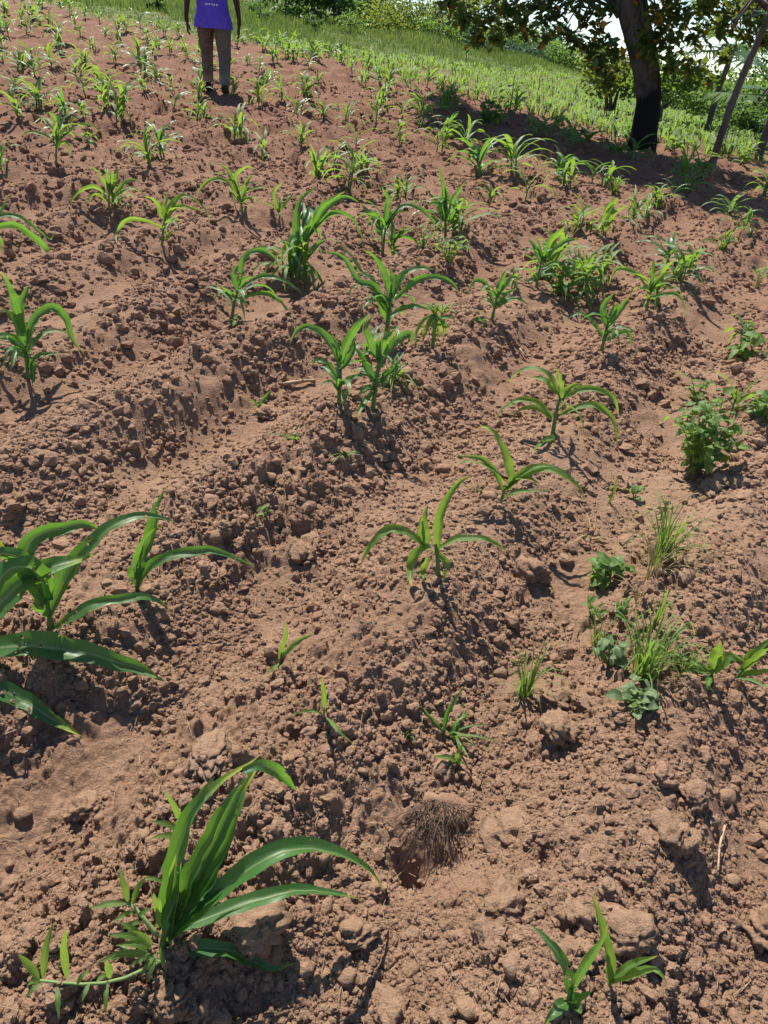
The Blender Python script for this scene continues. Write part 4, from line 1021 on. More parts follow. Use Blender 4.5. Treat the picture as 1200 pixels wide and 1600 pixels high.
T('yellow-green maize seedling above the bushy weed at the right edge', (1140, 652), [(1150, 620)], [
    ([(1148, 628), (1138, 595), (1105, 574)], .026), ([(1150, 628), (1170, 605), (1196, 588)], .03), ([(1150, 630), (1153, 610), (1155, 600)], .024, dict(f=.7)), ([(1150, 632), (1170, 618), (1190, 612)], .024), ([(1148, 640), (1166, 635), (1182, 640)], .02), ([(1146, 635), (1136, 625), (1126, 628)], .02)], M_YOUNG, SEED, .006, 42)
T('left bottom right seedling with a pale stripe leaf leaning left', (888, 1572), [(892, 1545)], [
    ([(891, 1552), (882, 1510), (850, 1465), (826, 1443)], .022, dict(f=.75)), ([(893, 1550), (912, 1515), (940, 1470), (950, 1440)], .018, dict(f=.7)), ([(889, 1562), (904, 1555), (924, 1550)], .020, dict(f=.7, d=-.3)), ([(887, 1565), (868, 1582), (852, 1602)], .024, dict(f=.8, d=-.3)), ([(890, 1560), (902, 1572), (908, 1585)], .02)], M_MAIZE, SEED, .006, 43)
T('right bottom right seedling with thin leaves and a yellow tip', (950, 1545), [(955, 1532)], [
    ([(955, 1535), (952, 1495), (935, 1430), (926, 1395)], .020, dict(f=.7)), ([(956, 1532), (985, 1510), (1028, 1493)], .018), ([(957, 1534), (990, 1524), (1022, 1519), (1046, 1545)], .020), ([(954, 1534), (950, 1500), (946, 1480)], .018, dict(f=.7))], M_YOUNG, SEED, .005, 44)
T('tiny maize seedling standing on a clod above the root mass', (715, 1205), [(714, 1190)], [
    ([(714, 1192), (700, 1182), (675, 1181)], .016), ([(714, 1192), (717, 1175), (724, 1160)], .018, dict(f=.7)), ([(714, 1196), (722, 1190), (728, 1196)], .012)], M_WEED and M_YOUNG, SEED, .004, 45)
T('thin pale shoot alone in the lower left furrow', (505, 1130), [(507, 1105)], [
    ([(507, 1110), (505, 1080), (503, 1055)], .014, dict(f=.7)), ([(507, 1120), (528, 1140), (552, 1162)], .012), ([(507, 1118), (485, 1110), (455, 1116)], .008)], M_YOUNG, SEED, .003, 46)
T('two-bladed shoot in the furrow above the thin pale one', (430, 1050), [(440, 1020)], [
    ([(437, 1030), (446, 1000), (448, 970)], .018, dict(f=.7)), ([(438, 1028), (466, 1004), (492, 990)], .016), ([(436, 1036), (428, 1044), (418, 1052)], .012)], M_YOUNG, SEED, .003, 47)
T('single dark blade standing in loose soil left of the middle cluster', (400, 640), [(406, 632)], [
    ([(404, 636), (414, 624), (424, 610)], .024, dict(f=.7)), ([(404, 638), (396, 625), (392, 618)], .01)], None, SEED, .003, 48)
T('dark leaning blade on the soil beside the cut grass', (690, 1150), [(696, 1140)], [
    ([(692, 1146), (706, 1105), (730, 1068)], .016, dict(f=.6)), ([(694, 1146), (670, 1120), (660, 1105)], .012)], M_MAIZE, SEED, .003, 49)

# roots in the hollow, straw, stick ------------------------------------------------
def root_mass():
    b = foot(688, 1272); e = empty('root_mass', b, 'dark mass of dead fibrous roots hanging over the hole in the soil', 'roots'); g = np.random.default_rng(8)
    m = mpp(b)
    lump, Fc = clod_shape(3, 777, .6); V = lump * [54 * m, 30 * m, 30 * m]
    ob('soil_ball', mk_mesh('soil_ball', V + [0, .01, -.008], Fc, None, M_CLOD), e)
    for k in range(4):
        mb = MB()
        for i in range(34):
            a = g.uniform(0, 6.28); q = g.uniform(.2, 1); p0 = np.array([cos(a) * 48 * m * q, sin(a) * 26 * m * q - .01, 24 * m * sqrt(max(1 - q * q, 0)) + .004])
            d = np.array([cos(a) * .5 + g.normal(0, .4), -.6 + g.normal(0, .5), g.uniform(-.9, .45)]); L = g.uniform(15, 60) * m
            P = [p0, p0 + d * L * .5 + g.normal(0, .010, 3), p0 + d * L + [0, 0, -.012]]
            Vt, Ft, Ut = tube(catmull(P, 5), np.linspace(.0011, .0004, 5), 3, False); mb.add(Vt, Ft, Ut)
        o = ob('root_fibres', mb.mesh('root_fibres', M_ROOT), e); o['kind'] = 'stuff'
root_mass()

def straw():
    x, y, g = scatter_polar(2200, .6, 7, 55, 46); z = ground_z(x, y); mb = MB()
    for i in range(len(x)):
        a = g.uniform(0, 6.28); L = g.uniform(.015, .06) * (.7 + .15 * y[i]); p = np.array([x[i], y[i], z[i] + .004])
        d = np.array([cos(a), sin(a), g.uniform(-.15, .35)]) * L
        V, Fc, UV = tube(catmull([p - d / 2, p + [0, 0, g.uniform(0, .006)], p + d / 2], 4), g.uniform(.0004, .0011) * (.7 + .2 * y[i]), 3, False); mb.add(V, Fc, UV)
    o = ob('straw_bits', mb.mesh('straw_bits', M_STRAW), GROUND); o['kind'] = 'stuff'
straw()

def stick(label, a, b_, r):
    p, q = at(*a, .015), at(*b_, .015); c = (p + q) / 2; o = empty('dry_stick', c, label, 'stick', 'dry sticks on the soil'); g = np.random.default_rng(int(a[0]))
    P = catmull([p - c, np.array([0, 0, .004]) + g.normal(0, .003, 3), q - c], 8); V, Fc, UV = tube(P, np.linspace(r, r * .7, 8), 7, True, .2, 3)
    ob('shaft', mk_mesh('shaft', V, Fc, UV, M_STRAW), o)
    V, Fc, UV = tube([P[4], P[4] + [.006, .004, .012]], [r * .6, r * .3], 5); ob('knot', mk_mesh('knot', V, Fc, UV, M_STRAW), o)
stick('dry stick lying left of the front maize of the middle cluster', (443, 600), (492, 594), .009)
stick('short pale stick upright in the left furrow', (262, 598), (266, 618), .004)
stick('pale broken stalk beside the low grey-green maize', (812, 545), (822, 560), .005)
stick('thin dry stem right of the right hand clod pair', (1133, 1290), (1122, 1360), .003)

# ------------------------------------------------------------------ the walking man
M_SKIN = plain_mat('dark_skin', (.030, .016, .011), (.045, .025, .016), 30, .5, .1, .002, .4)
def shirt_mat():
    m, nt, b = new_mat('purple_cotton'); B = NB(nt); co = B.n('ShaderNodeTexCoord').outputs['Object']
    n = B.noise(co, 9, 5); c = B.ramp(n, [(.3, (.085, .048, .40)), (.7, (.135, .085, .54))])
    nt.links.new(c, b.inputs['Base Color']); b.inputs['Roughness'].default_value = .85; b.inputs['Specular IOR Level'].default_value = .2
    bu = B.n('ShaderNodeBump'); bu.inputs['Strength'].default_value = 1.0; bu.inputs['Distance'].default_value = .05
    B.l(B.noise(co, 6, 4), bu.inputs['Height']); B.l(bu.outputs[0], b.inputs['Normal']); return m
M_SHIRT = shirt_mat()
M_PRINT = plain_mat('white_print', (.40, .38, .62), (.62, .60, .78), 60, .8, .1)
def trouser_mat(name, lo, hi, dust):
    m, nt, b = new_mat(name); B = NB(nt); co = B.n('ShaderNodeTexCoord').outputs['Object']
    sx = B.n('ShaderNodeSeparateXYZ'); B.l(co, sx.inputs[0]); n = B.noise(co, 14, 6, .65); c = B.ramp(n, [(.3, lo), (.7, hi)])
    dz = B.math('ADD', B.math('MULTIPLY', sx.outputs[2], -2.2), B.math('ADD', .78, B.math('MULTIPLY', B.math('SUBTRACT', B.noise(co, 9, 5), .5), 1.2)))
    c = B.mix(B.math('MULTIPLY', B.ramp(dz, [(.1, (0, 0, 0)), (.8, (1, 1, 1))]), dust), c, (.30, .235, .18))
    nt.links.new(c, b.inputs['Base Color']); b.inputs['Roughness'].default_value = .9; b.inputs['Specular IOR Level'].default_value = .15
    bu = B.n('ShaderNodeBump'); bu.inputs['Strength'].default_value = 1.0; bu.inputs['Distance'].default_value = .05
    B.l(B.noise(co, 8, 4), bu.inputs['Height']); B.l(bu.outputs[0], b.inputs['Normal']); return m
M_TRL = trouser_mat('brown_trouser_cloth', (.085, .066, .054), (.16, .128, .106), .85)
M_SHOE = plain_mat('dark_shoe', (.014, .012, .012), (.03, .025, .022), 30, .6, .1)
M_HAIR = plain_mat('black_hair', (.006, .005, .005), (.014, .012, .011), 120, .8, .6)

def skin_body(name, verts, edges, radii, mat, parent, root=0, sub=2):
    me = bpy.data.meshes.new(name); me.from_pydata(verts, edges, []); me.update(); me.materials.append(mat)
    o = ob(name, me, parent); md = o.modifiers.new('skin', 'SKIN'); md.use_smooth_shade = True; md.branch_smoothing = .6
    for i, r in enumerate(radii):
        sv = me.skin_vertices[0].data[i]; sv.radius = r if isinstance(r, tuple) else (r, r); sv.use_root = (i == root)
    s = o.modifiers.new('sub', 'SUBSURF'); s.levels = sub; s.render_levels = sub
    return o

def ring_loft(rings, k=20, close=(False, False), seed=0, wr=0.0):
    """rings: (centre, rx, ry, tilt vector pair or None)"""
    th = np.linspace(0, 2 * pi, k, endpoint=False); V = []; g = np.random.default_rng(seed); ph = g.uniform(0, 6.28, 4)
    for i, (c, rx, ry, ax) in enumerate(rings):
        X, Y = (np.array([1, 0, 0]), np.array([0, 1, 0])) if ax is None else (np.array(ax[0], float), np.array(ax[1], float))
        w = 1 + wr * (np.sin(3 * th + ph[0] + i * .8) + .6 * np.sin(5 * th + ph[1] - i * 1.3))
        V.append(np.array(c) + (rx * w * np.cos(th))[:, None] * X + (ry * w * np.sin(th))[:, None] * Y)
    n = len(rings); V = np.concatenate(V)
    Fc = [[i * k + j, i * k + (j + 1) % k, (i + 1) * k + (j + 1) % k, (i + 1) * k + j] for i in range(n - 1) for j in range(k)]
    if close[0]: Fc.append(list(range(k))[::-1])
    if close[1]: Fc.append([(n - 1) * k + j for j in range(k)])
    return V, Fc

def build_man():
    d = ray(337, 147); t = (1.5 - .0) / (.0735 * d[1] - d[2]); b = CAM + d * t
    b[2] = float(ground_z(b[0], b[1], False)) + .012
    e = empty('person', b, 'man in purple T-shirt and dusty brown trousers walking away uphill', 'person')
    e.rotation_euler = (0, 0, radians(8)); e.scale = (1.12, 1.05, .93)
    # local: +y is where he walks, x right, z up.  right foot behind and planted, left foot ahead
    hipL, hipR = (-.085, .02, .90), (.095, -.01, .89)
    kneeL, kneeR = (-.10, .19, .51), (.125, -.02, .47)
    ankL, ankR = (-.105, .24, .13), (.13, -.27, .13)
    V = [(0, 0, .96), (0, .02, 1.12), (0, .03, 1.28), (0, .02, 1.42), (0, .02, 1.50), (0, .05, 1.60), (0, .06, 1.70), (0, .055, 1.76),
         (-.17, .02, 1.40), (-.268, -.05, 1.13), (-.300, .03, .91), (-.296, .055, .84),
         (.17, .02, 1.40), (.268, .05, 1.14), (.290, .14, .91), (.284, .165, .84),
         hipL, kneeL, ankL, (-.105, .34, .06), hipR, kneeR, ankR, (.13, -.16, .05)]
    E = [(0, 1), (1, 2), (2, 3), (3, 4), (4, 5), (5, 6), (6, 7), (3, 8), (8, 9), (9, 10), (10, 11), (3, 12), (12, 13), (13, 14), (14, 15), (0, 16), (16, 17), (17, 18), (18, 19), (0, 20), (20, 21), (21, 22), (22, 23)]
    Rr = [(.13, .10), (.12, .09), (.14, .10), (.11, .085), .052, (.075, .09), (.078, .095), (.06, .075), .052, .040, .026, .028, .052, .040, .026, .028, .075, .052, .035, .035, .075, .052, .035, .035]
    skin_body('body', V, E, Rr, M_SKIN, e)
    # hands: palm + five curled fingers
    for sgn, wr in ((-1, np.array([-.296, .055, .84])), (1, np.array([.284, .165, .84]))):
        HV = [wr + [0, 0, .02], wr + [0, .005, -.04], wr + [0, .008, -.075]]; HE = [(0, 1), (1, 2)]; HR = [.024, (.018, .036), (.017, .038)]
        for f in range(4):
            y0 = (-.028 + .019 * f); L = (.062, .074, .07, .054)[3 - f]; n = len(HV)
            HV += [wr + [0, y0 + .008, -.085], wr + [-sgn * .006, y0 + .01, -.085 - L * .5], wr + [-sgn * .026, y0 + .012, -.085 - L * .9]]
            HE += [(2, n), (n, n + 1), (n + 1, n + 2)]; HR += [.010, .009, .0075]
        n = len(HV); HV += [wr + [-sgn * .012, .045, -.035], wr + [-sgn * .02, .058, -.075], wr + [-sgn * .024, .055, -.10]]; HE += [(1, n), (n, n + 1), (n + 1, n + 2)]; HR += [.013, .011, .009]
        skin_body('hand', [tuple(v) for v in HV], HE, HR, M_SKIN, e, 0, 1)
    # T-shirt: trunk and two short sleeves
    R_ = [((0, .0, .79), .222, .165, None), ((0, .0, .86), .218, .162, None), ((0, .01, .93), .205, .150, None), ((0, .02, 1.02), .180, .126, None), ((0, .025, 1.14), .172, .118, None), ((0, .03, 1.26), .188, .126, None),
          ((0, .03, 1.36), .196, .122, None), ((0, .025, 1.43), .165, .10, None), ((0, .02, 1.475), .095, .08, None), ((0, .02, 1.495), .072, .07, None)]
    Vs, Fs = ring_loft(R_, 28, (False, False), 3, .018)
    sh = ob('shirt', mk_mesh('shirt', Vs, Fs, None, M_SHIRT), e)
    for sgn in (-1, 1):
        dy = .0 if sgn < 0 else .03
        R2 = [((sgn * .13, .02, 1.415), .085, .075, ((.3, 0, sgn * -.95), (0, 1, 0))), ((sgn * .19, .018, 1.385), .078, .074, ((.75, 0, sgn * -.65), (0, 1, 0))),
              ((sgn * .222, .012 + dy * .5, 1.30), .074, .074, ((.95, 0, sgn * -.25), (0, 1, 0))), ((sgn * .238, .005 + dy, 1.20), .076, .076, ((.98, 0, sgn * -.15), (0, 1, 0)))]
        v, f = ring_loft(R2, 16, (False, False), 5, .02); ob('sleeve', mk_mesh('sleeve', v, f, None, M_SHIRT), sh)
    # white print on the back: rows of small marks in a block
    g = np.random.default_rng(2)
    for r_ in range(5):
        for c_ in range(5):
            if g.uniform() < .18: continue
            x = -.055 + .03 * c_ + g.uniform(-.004, .004); z = 1.31 - .062 * r_; w = g.uniform(.009, .016); h = .013
            yb = lambda X, Z: .028 - np.interp(Z, [1.02, 1.14, 1.26, 1.36, 1.43], [.118, .118, .126, .122, .10]) * 1.04 * sqrt(max(1 - (X / .185) ** 2, 0)) - .006
            v = [(x - w, yb(x - w, z - h), z - h), (x + w, yb(x + w, z - h), z - h + .004), (x + w * .8, yb(x + w, z + h), z + h), (x - w * .9, yb(x - w, z + h), z + h - .003)]
            ob('print_mark', mk_mesh('print_mark', v, [[0, 1, 2, 3]], None, M_PRINT), sh)
    # trousers: seat and two loose legs in one garment
    mb = MB()
    v, f = ring_loft([((0, .01, 1.00), .160, .112, None), ((0, .005, .93), .176, .128, None), ((0, .0, .86), .184, .135, None), ((0, .0, .80), .18, .125, None)], 28, (True, False), 9, .01); mb.add(v, f)
    for hp, kn, an, sd in ((hipL, kneeL, ankL, 1), (hipR, kneeR, ankR, 2)):
        hp, kn, an = map(np.array, (hp, kn, an)); rr = []
        for t, rx, ry in ((0, .098, .118), (.12, .100, .112), (.3, .088, .098), (.5, .074, .086), (.62, .068, .080), (.8, .064, .078), (.94, .062, .078), (1.0, .061, .078)):
            c = hp + (kn - hp) * (t / .5) if t < .5 else kn + (an - kn) * ((t - .5) / .5); rr.append((c - [0, 0, .0], rx, ry, None))
        v, f = ring_loft(rr, 20, (True, False), sd, .035); mb.add(v, f)
    ob('trousers', mb.mesh('trousers', M_TRL), e)
    for an, pitch in ((np.array([-.105, .28, .05]), 0), (np.array([.132, -.23, .065]), radians(-24))):
        rr = [((0, -.115, .012), .004, .004), ((0, -.11, .012), .034, .036), ((0, -.05, .016), .042, .046), ((0, .04, .008), .046, .036), ((0, .11, -.002), .042, .024), ((0, .145, -.008), .020, .014), ((0, .15, -.008), .003, .003)]
        v, f = ring_loft([(c, a, b2, ((1, 0, 0), (0, 0, 1))) for c, a, b2 in rr], 14, (True, True)); cp, sp = cos(pitch), sin(pitch)
        v = np.stack([v[:, 0], v[:, 1] * cp - v[:, 2] * sp, v[:, 1] * sp + v[:, 2] * cp], 1)
        ob('shoe', mk_mesh('shoe', v + an, f, None, M_SHOE), e)
    # hair cap, ears, a face on the far side
    hv, hf = ico(3); hv = hv[:, :]; keep = hv * [.088, .104, .085] + [0, .045, 1.695]
    faces = [fc for fc in hf if (hv[fc, 2].mean() > -.05 or hv[fc, 1].mean() < -.25) and not (hv[fc, 1].mean() > .55 and hv[fc, 2].mean() < .45)]
    ob('hair', mk_mesh('hair', keep, [list(f_) for f_ in faces], None, M_HAIR), e)
    for sx in (-1, 1):
        v, f = ico(2); ob('ear', mk_mesh('ear', v * [.012, .022, .034] + [sx * .083, .05, 1.645], f, None, M_SKIN), e)
        v, f = ico(2); ob('eye', mk_mesh('eye', v * [.014, .008, .009] + [sx * .032, .138, 1.66], f, None, M_PRINT), e)
    v, f = ico(2); ob('nose', mk_mesh('nose', v * [.018, .020, .026] + [0, .148, 1.63], f, None, M_SKIN), e)
    v, f = ico(2); ob('mouth', mk_mesh('mouth', v * [.026, .008, .009] + [0, .138, 1.585], f, None, M_SKIN), e)
build_man()

# ------------------------------------------------------------------ trees
M_BARK = plain_mat('grey_bark', (.055, .045, .040), (.16, .135, .12), 9, .95, .9, .03, .1, (1, 1, .35))
def big_bark():
    m, nt, b = new_mat('burnt_bark'); B = NB(nt); co = B.n('ShaderNodeTexCoord').outputs['Object']
    sx = B.n('ShaderNodeSeparateXYZ'); B.l(co, sx.inputs[0])
    mp = B.n('ShaderNodeMapping'); mp.inputs['Scale'].default_value = (1, 1, .3); B.l(co, mp.inputs[0])
    n = B.noise(mp.outputs[0], 11, 7, .7); c = B.ramp(n, [(.3, (.045, .036, .032)), (.7, (.17, .145, .13))])
    t = B.math('ADD', sx.outputs[2], B.math('MULTIPLY', B.math('SUBTRACT', B.noise(co, 3.2, 5), .5), 1.0))
    t = B.math('ADD', t, B.math('MULTIPLY', sx.outputs[0], -.9))
    c = B.mix(B.ramp(t, [(.80, (0, 0, 0)), (1.5, (1, 1, 1))]), (.014, .012, .011), c)
    nt.links.new(c, b.inputs['Base Color']); b.inputs['Roughness'].default_value = .95; b.inputs['Specular IOR Level'].default_value = .1
    bu = B.n('ShaderNodeBump'); bu.inputs['Strength'].default_value = 1; bu.inputs['Distance'].default_value = .03
    B.l(n, bu.inputs['Height']); B.l(bu.outputs[0], b.inputs['Normal']); return m
M_BIGBARK = big_bark()
M_BIGLEAF = foliage_mat('big_tree_leaf', [(0, (.030, .065, .016)), (.55, (.062, .115, .024)), (.84, (.12, .15, .025)), (.9, (.38, .24, .03)), (1, (.42, .17, .03))], (.30, .36, .03), .44)
M_FOL = [foliage_mat('tree_leaf_dark', [(0, (.028, .075, .020)), (.6, (.062, .130, .030)), (1, (.10, .18, .04))], (.22, .38, .05), .42),
         foliage_mat('tree_leaf_mid', [(0, (.045, .11, .024)), (.6, (.09, .18, .036)), (1, (.14, .24, .045))], (.32, .50, .06), .46),
         foliage_mat('tree_leaf_yellow', [(0, (.055, .10, .020)), (.6, (.115, .17, .030)), (.93, (.17, .21, .035)), (1, (.42, .22, .03))], (.36, .44, .05), .46),
         foliage_mat('tree_leaf_blue', [(0, (.035, .075, .045)), (.6, (.07, .13, .075)), (1, (.11, .18, .10))], (.14, .26, .10), .3),
         foliage_mat('bank_grass', [(0, (.05, .10, .02)), (.6, (.10, .16, .035)), (.9, (.17, .21, .06)), (1, (.30, .25, .12))], (.28, .38, .06), .38)]

def leaf_cloud(P, L, g, wr=.5, fold=.25, tone=None, up=.3):
    """many small folded leaves (two quads each) at points P"""
    n = len(P); d = nrm(g.normal(size=(n, 3)) * [1, 1, .6] - [0, 0, .25]); r = nrm(np.cross(d, g.normal(size=(n, 3)) * .7 + [0, 0, 1])); nn = np.cross(r, d)
    L = np.broadcast_to(L, (n,))[:, None]; w = L * wr
    a = P; m = P + d * L * .5 ; b = P + d * L
    V = np.stack([a, m - r * w * .5 + nn * w * fold, b, m + r * w * .5 + nn * w * fold, m - nn * w * .1], 1)
    i = (np.arange(n) * 5)[:, None]
    F3 = np.concatenate([i + [0, 4, 1], i + [4, 2, 1], i + [0, 3, 4], i + [4, 3, 2]], 0)
    t = g.uniform(0, 1, n) if tone is None else tone
    return V.reshape(-1, 3), F3, np.repeat(t, 5)

def blob_pts(c, R3, n, g, shell=.55):
    d = nrm(g.normal(size=(n, 3))); q = (shell + (1 - shell) * g.uniform(0, 1, n)) ** 1.0 * g.uniform(.72, 1.05, n)
    return np.asarray(c) + d * q[:, None] * np.asarray(R3)

def limb(mb, P, r0, r1, k=8, n=9, seed=0):
    V, Fc, UV = tube(catmull(P, n), np.linspace(r0, r1, n), k, True, .06, seed); mb.add(V, Fc, UV)

def generic_tree(label, base, H, W, fol, nleaf, Lf, seed, trunk=.28, lean=(0, 0), group='trees along the far field edge', name='tree', clumps=12, cat='tree', low=.25, nst=1):
    g = np.random.default_rng(seed); base = np.array(base, float); e = empty(name, base, label, cat, group)
    top = np.array([lean[0], lean[1], H * .72]); mb = MB()
    for s in range(nst):
        o = np.array([0, 0, -.15]) if nst == 1 else np.array([g.uniform(-.15, .15), g.uniform(-.15, .15), -.15])
        tt = top * [1, 1, 1] + (0 if nst == 1 else 1) * np.array([g.uniform(-.4, .4) * W, g.uniform(-.3, .3) * W, 0]) * .5
        limb(mb, [o, tt * .4 + g.normal(0, .03 * H, 3) * [1, 1, 0], tt], .03 * H + .02, .012 * H, 8, 8, seed)
    cl = []
    for k in range(clumps):
        a = k * 2.4 + g.uniform(-.4, .4); q = sqrt((k + .5) / clumps); hz = low + (1 - low) * g.uniform(0, 1) ** .8
        c = np.array([cos(a) * q * W * .42, sin(a) * q * W * .42, H * hz * (1 - .18 * q * q)]) + [lean[0] * hz, lean[1] * hz, 0]
        rr = W * g.uniform(.16, .27); cl.append((c, rr)); st = top * g.uniform(.35, .95)
        limb(mb, [st, (st + c) / 2 + [0, 0, .04 * H], c], .010 * H + .006, .004 * H, 5, 5, k)
    ob('trunk', mb.mesh('trunk', M_BARK), e)
    P = []; tn = []
    for c, rr in cl:
        m = int(nleaf / clumps); P.append(blob_pts(c, (rr, rr, rr * .72), m, g, .35)); tn.append(np.clip(g.uniform(.25, .75) + g.normal(0, .18, m), 0, 1))
    P = np.concatenate(P); P[:, 2] = np.maximum(P[:, 2], .03)
    V, F3, t = leaf_cloud(P, Lf * g.uniform(.7, 1.3, len(P)), g, .55, .25, np.concatenate(tn)); ob('crown', mk_mesh('crown', V, F3, None, fol, False, t), e)
    return e

def big_tree():
    b = at(1003, 238); b[2] -= .02; g = np.random.default_rng(42)
    e = empty('large_tree', b, 'large tree with burnt black trunk and broad drooping leaves', 'tree')
    m = mpp(b)
    pts = [(1001, 246), (1012, 180), (1013, 140), (1005, 90), (990, 30), (976, -40)]
    C = [onplane(x, y, b) - b for x, y in pts]; C[0][2] = -.12; n = 26; P = catmull(C, n); z = P[:, 2]
    wid = np.interp(z, [-.12, .0, .25, .6, 1.0, 1.5, 2.0, 2.6], [.40, .33, .275, .255, .27, .30, .29, .27]) * (46 * m / .66)
    V, Fc, UV = tube(P, wid, 26, True, .0, 1)
    a = np.tile(np.linspace(0, 2 * pi, 26, endpoint=False), n); zz = np.repeat(z, 26); cc = np.repeat(P, 26, 0)
    V = cc + (V - cc) * (1 + .07 * np.sin(3 * a + zz * 1.2) + .05 * np.sin(5 * a - zz * 2.1) + .05 * perlin(a * 2.5, zz * 4, 5) + .035 * perlin(a * 6, zz * 10, 6))[:, None]
    ob('trunk', mk_mesh('trunk', V, Fc, UV, M_BIGBARK), e)
    top = P[-1]; mb = MB()
    # crown: clumps spread uphill and left of the trunk, plus low sprays around it
    cl = []
    S3 = np.array(to_sun)
    def shade_clump(px, py, h, r):
        q = at(px, py); return (q + S3 * (h / S3[2]) - b, r, 240, 1)
    for k in range(52):
        t = g.uniform(0, 1); cl.append(shade_clump(685 + 320 * t, 172 + 90 * t + g.uniform(-24, 22), g.uniform(3.2, 5.4), g.uniform(.45, .75)))
    for k in range(10):
        t = g.uniform(0, 1); cl.append(shade_clump(1030 + 190 * t, 262 + 70 * t + g.uniform(-24, 24), g.uniform(2.9, 4.6), g.uniform(.4, .6)))
    NHI = len(cl)
    for c, r, m_, _ in cl[::2]:
        st = top * g.uniform(.8, 1.0); limb(mb, [st, st * .45 + c * .55 + [0, 0, .35], c], .06, .012, 6, 7, int(g.integers(99)))
    # sprays seen in the photograph, by pixel and distance from the trunk plane
    SP = [(822, 50, 16, .3), (850, 62, 14, .2), (880, 48, 16, .1), (905, 70, 16, 0), (925, 75, 18, .1), (860, 10, 24, .1), (885, -5, 30, 0), (810, 18, 22, .4), (800, 45, 16, .6), (940, 90, 18, .2), (1130, 90, 16, .3), (1010, 60, 22, -.35), (725, 30, 40, .8), (705, 5, 34, 1.0), (765, 30, 34, .8), (745, 62, 26, .9), (790, 12, 30, .5), (775, 60, 22, 1.0), (835, 8, 20, .2), (868, 24, 14, 0.), (905, 8, 24, -.2), (935, 50, 22, -.2), (895, 58, 10, 0), (945, 15, 26, -.3), (850, 30, 9, 0), (815, 34, 10, .3), (912, 35, 12, -.1),
          (932, 100, 20, .1), (958, 78, 24, -.25), (955, 118, 22, .3), (942, 130, 16, .3), (1040, 60, 40, -.35), (1045, 105, 26, -.3), (1060, 20, 40, -.3), (1085, 60, 26, -.2), (1100, 15, 36, 0), (1028, 30, 26, -.4), (1075, 105, 16, 0), (1092, 112, 14, .2), (1112, 125, 10, .3), (1020, 85, 22, -.35),
          (1140, 15, 38, .2), (1180, 20, 44, .3), (1165, 55, 22, .2), (1195, 62, 24, .3), (1125, 45, 20, .1), (1040, 0, 40, -.4), (985, -40, 50, -.2), (900, -40, 50, 0), (800, -40, 50, .5), (1100, -40, 60, 0), (1190, -30, 60, 0), (720, -40, 50, .8)]
    for x, y, r, dd in SP:
        p = onplane(x, y, b, dd) - b; cl.append((p, r * m * 1.05, int(20 + .046 * r * r), 0))
        st = top * np.array([1, 1, g.uniform(.75, 1.0)]); 
        if y < 62: limb(mb, [st, (st + p) / 2 + [0, 0, .3], p], .022, .006, 5, 6, int(g.integers(99)))
    ob('branches', mb.mesh('branches', M_BARK), e)
    PP = []; tn = []
    for c, r, k, hi in cl:
        PP.append(blob_pts(c, (r, r, r * .8), k, g, .1)); t = np.clip(g.normal(.42, .22, k), 0, .84); t[g.uniform(0, 1, k) < (.02 if hi else .10)] = .93; tn.append(t)
    PP = np.concatenate(PP); V, F3, t = leaf_cloud(PP, np.where(np.arange(len(PP)) < NHI * 240, .17, .115) * g.uniform(.7, 1.25, len(PP)), g, .55, .2, np.concatenate(tn))
    ob('crown', mk_mesh('crown', V, F3, None, M_BIGLEAF, False, t), e)
    return b
BT = big_tree()

def pt(px, r):         # a spot on the land in the direction of a pixel column, r metres away
    d = ray(px, 100); a = atan2(d[0], d[1]); x, y = r * sin(a), r * cos(a); return np.array([x, y, float(base_z(x, y))])

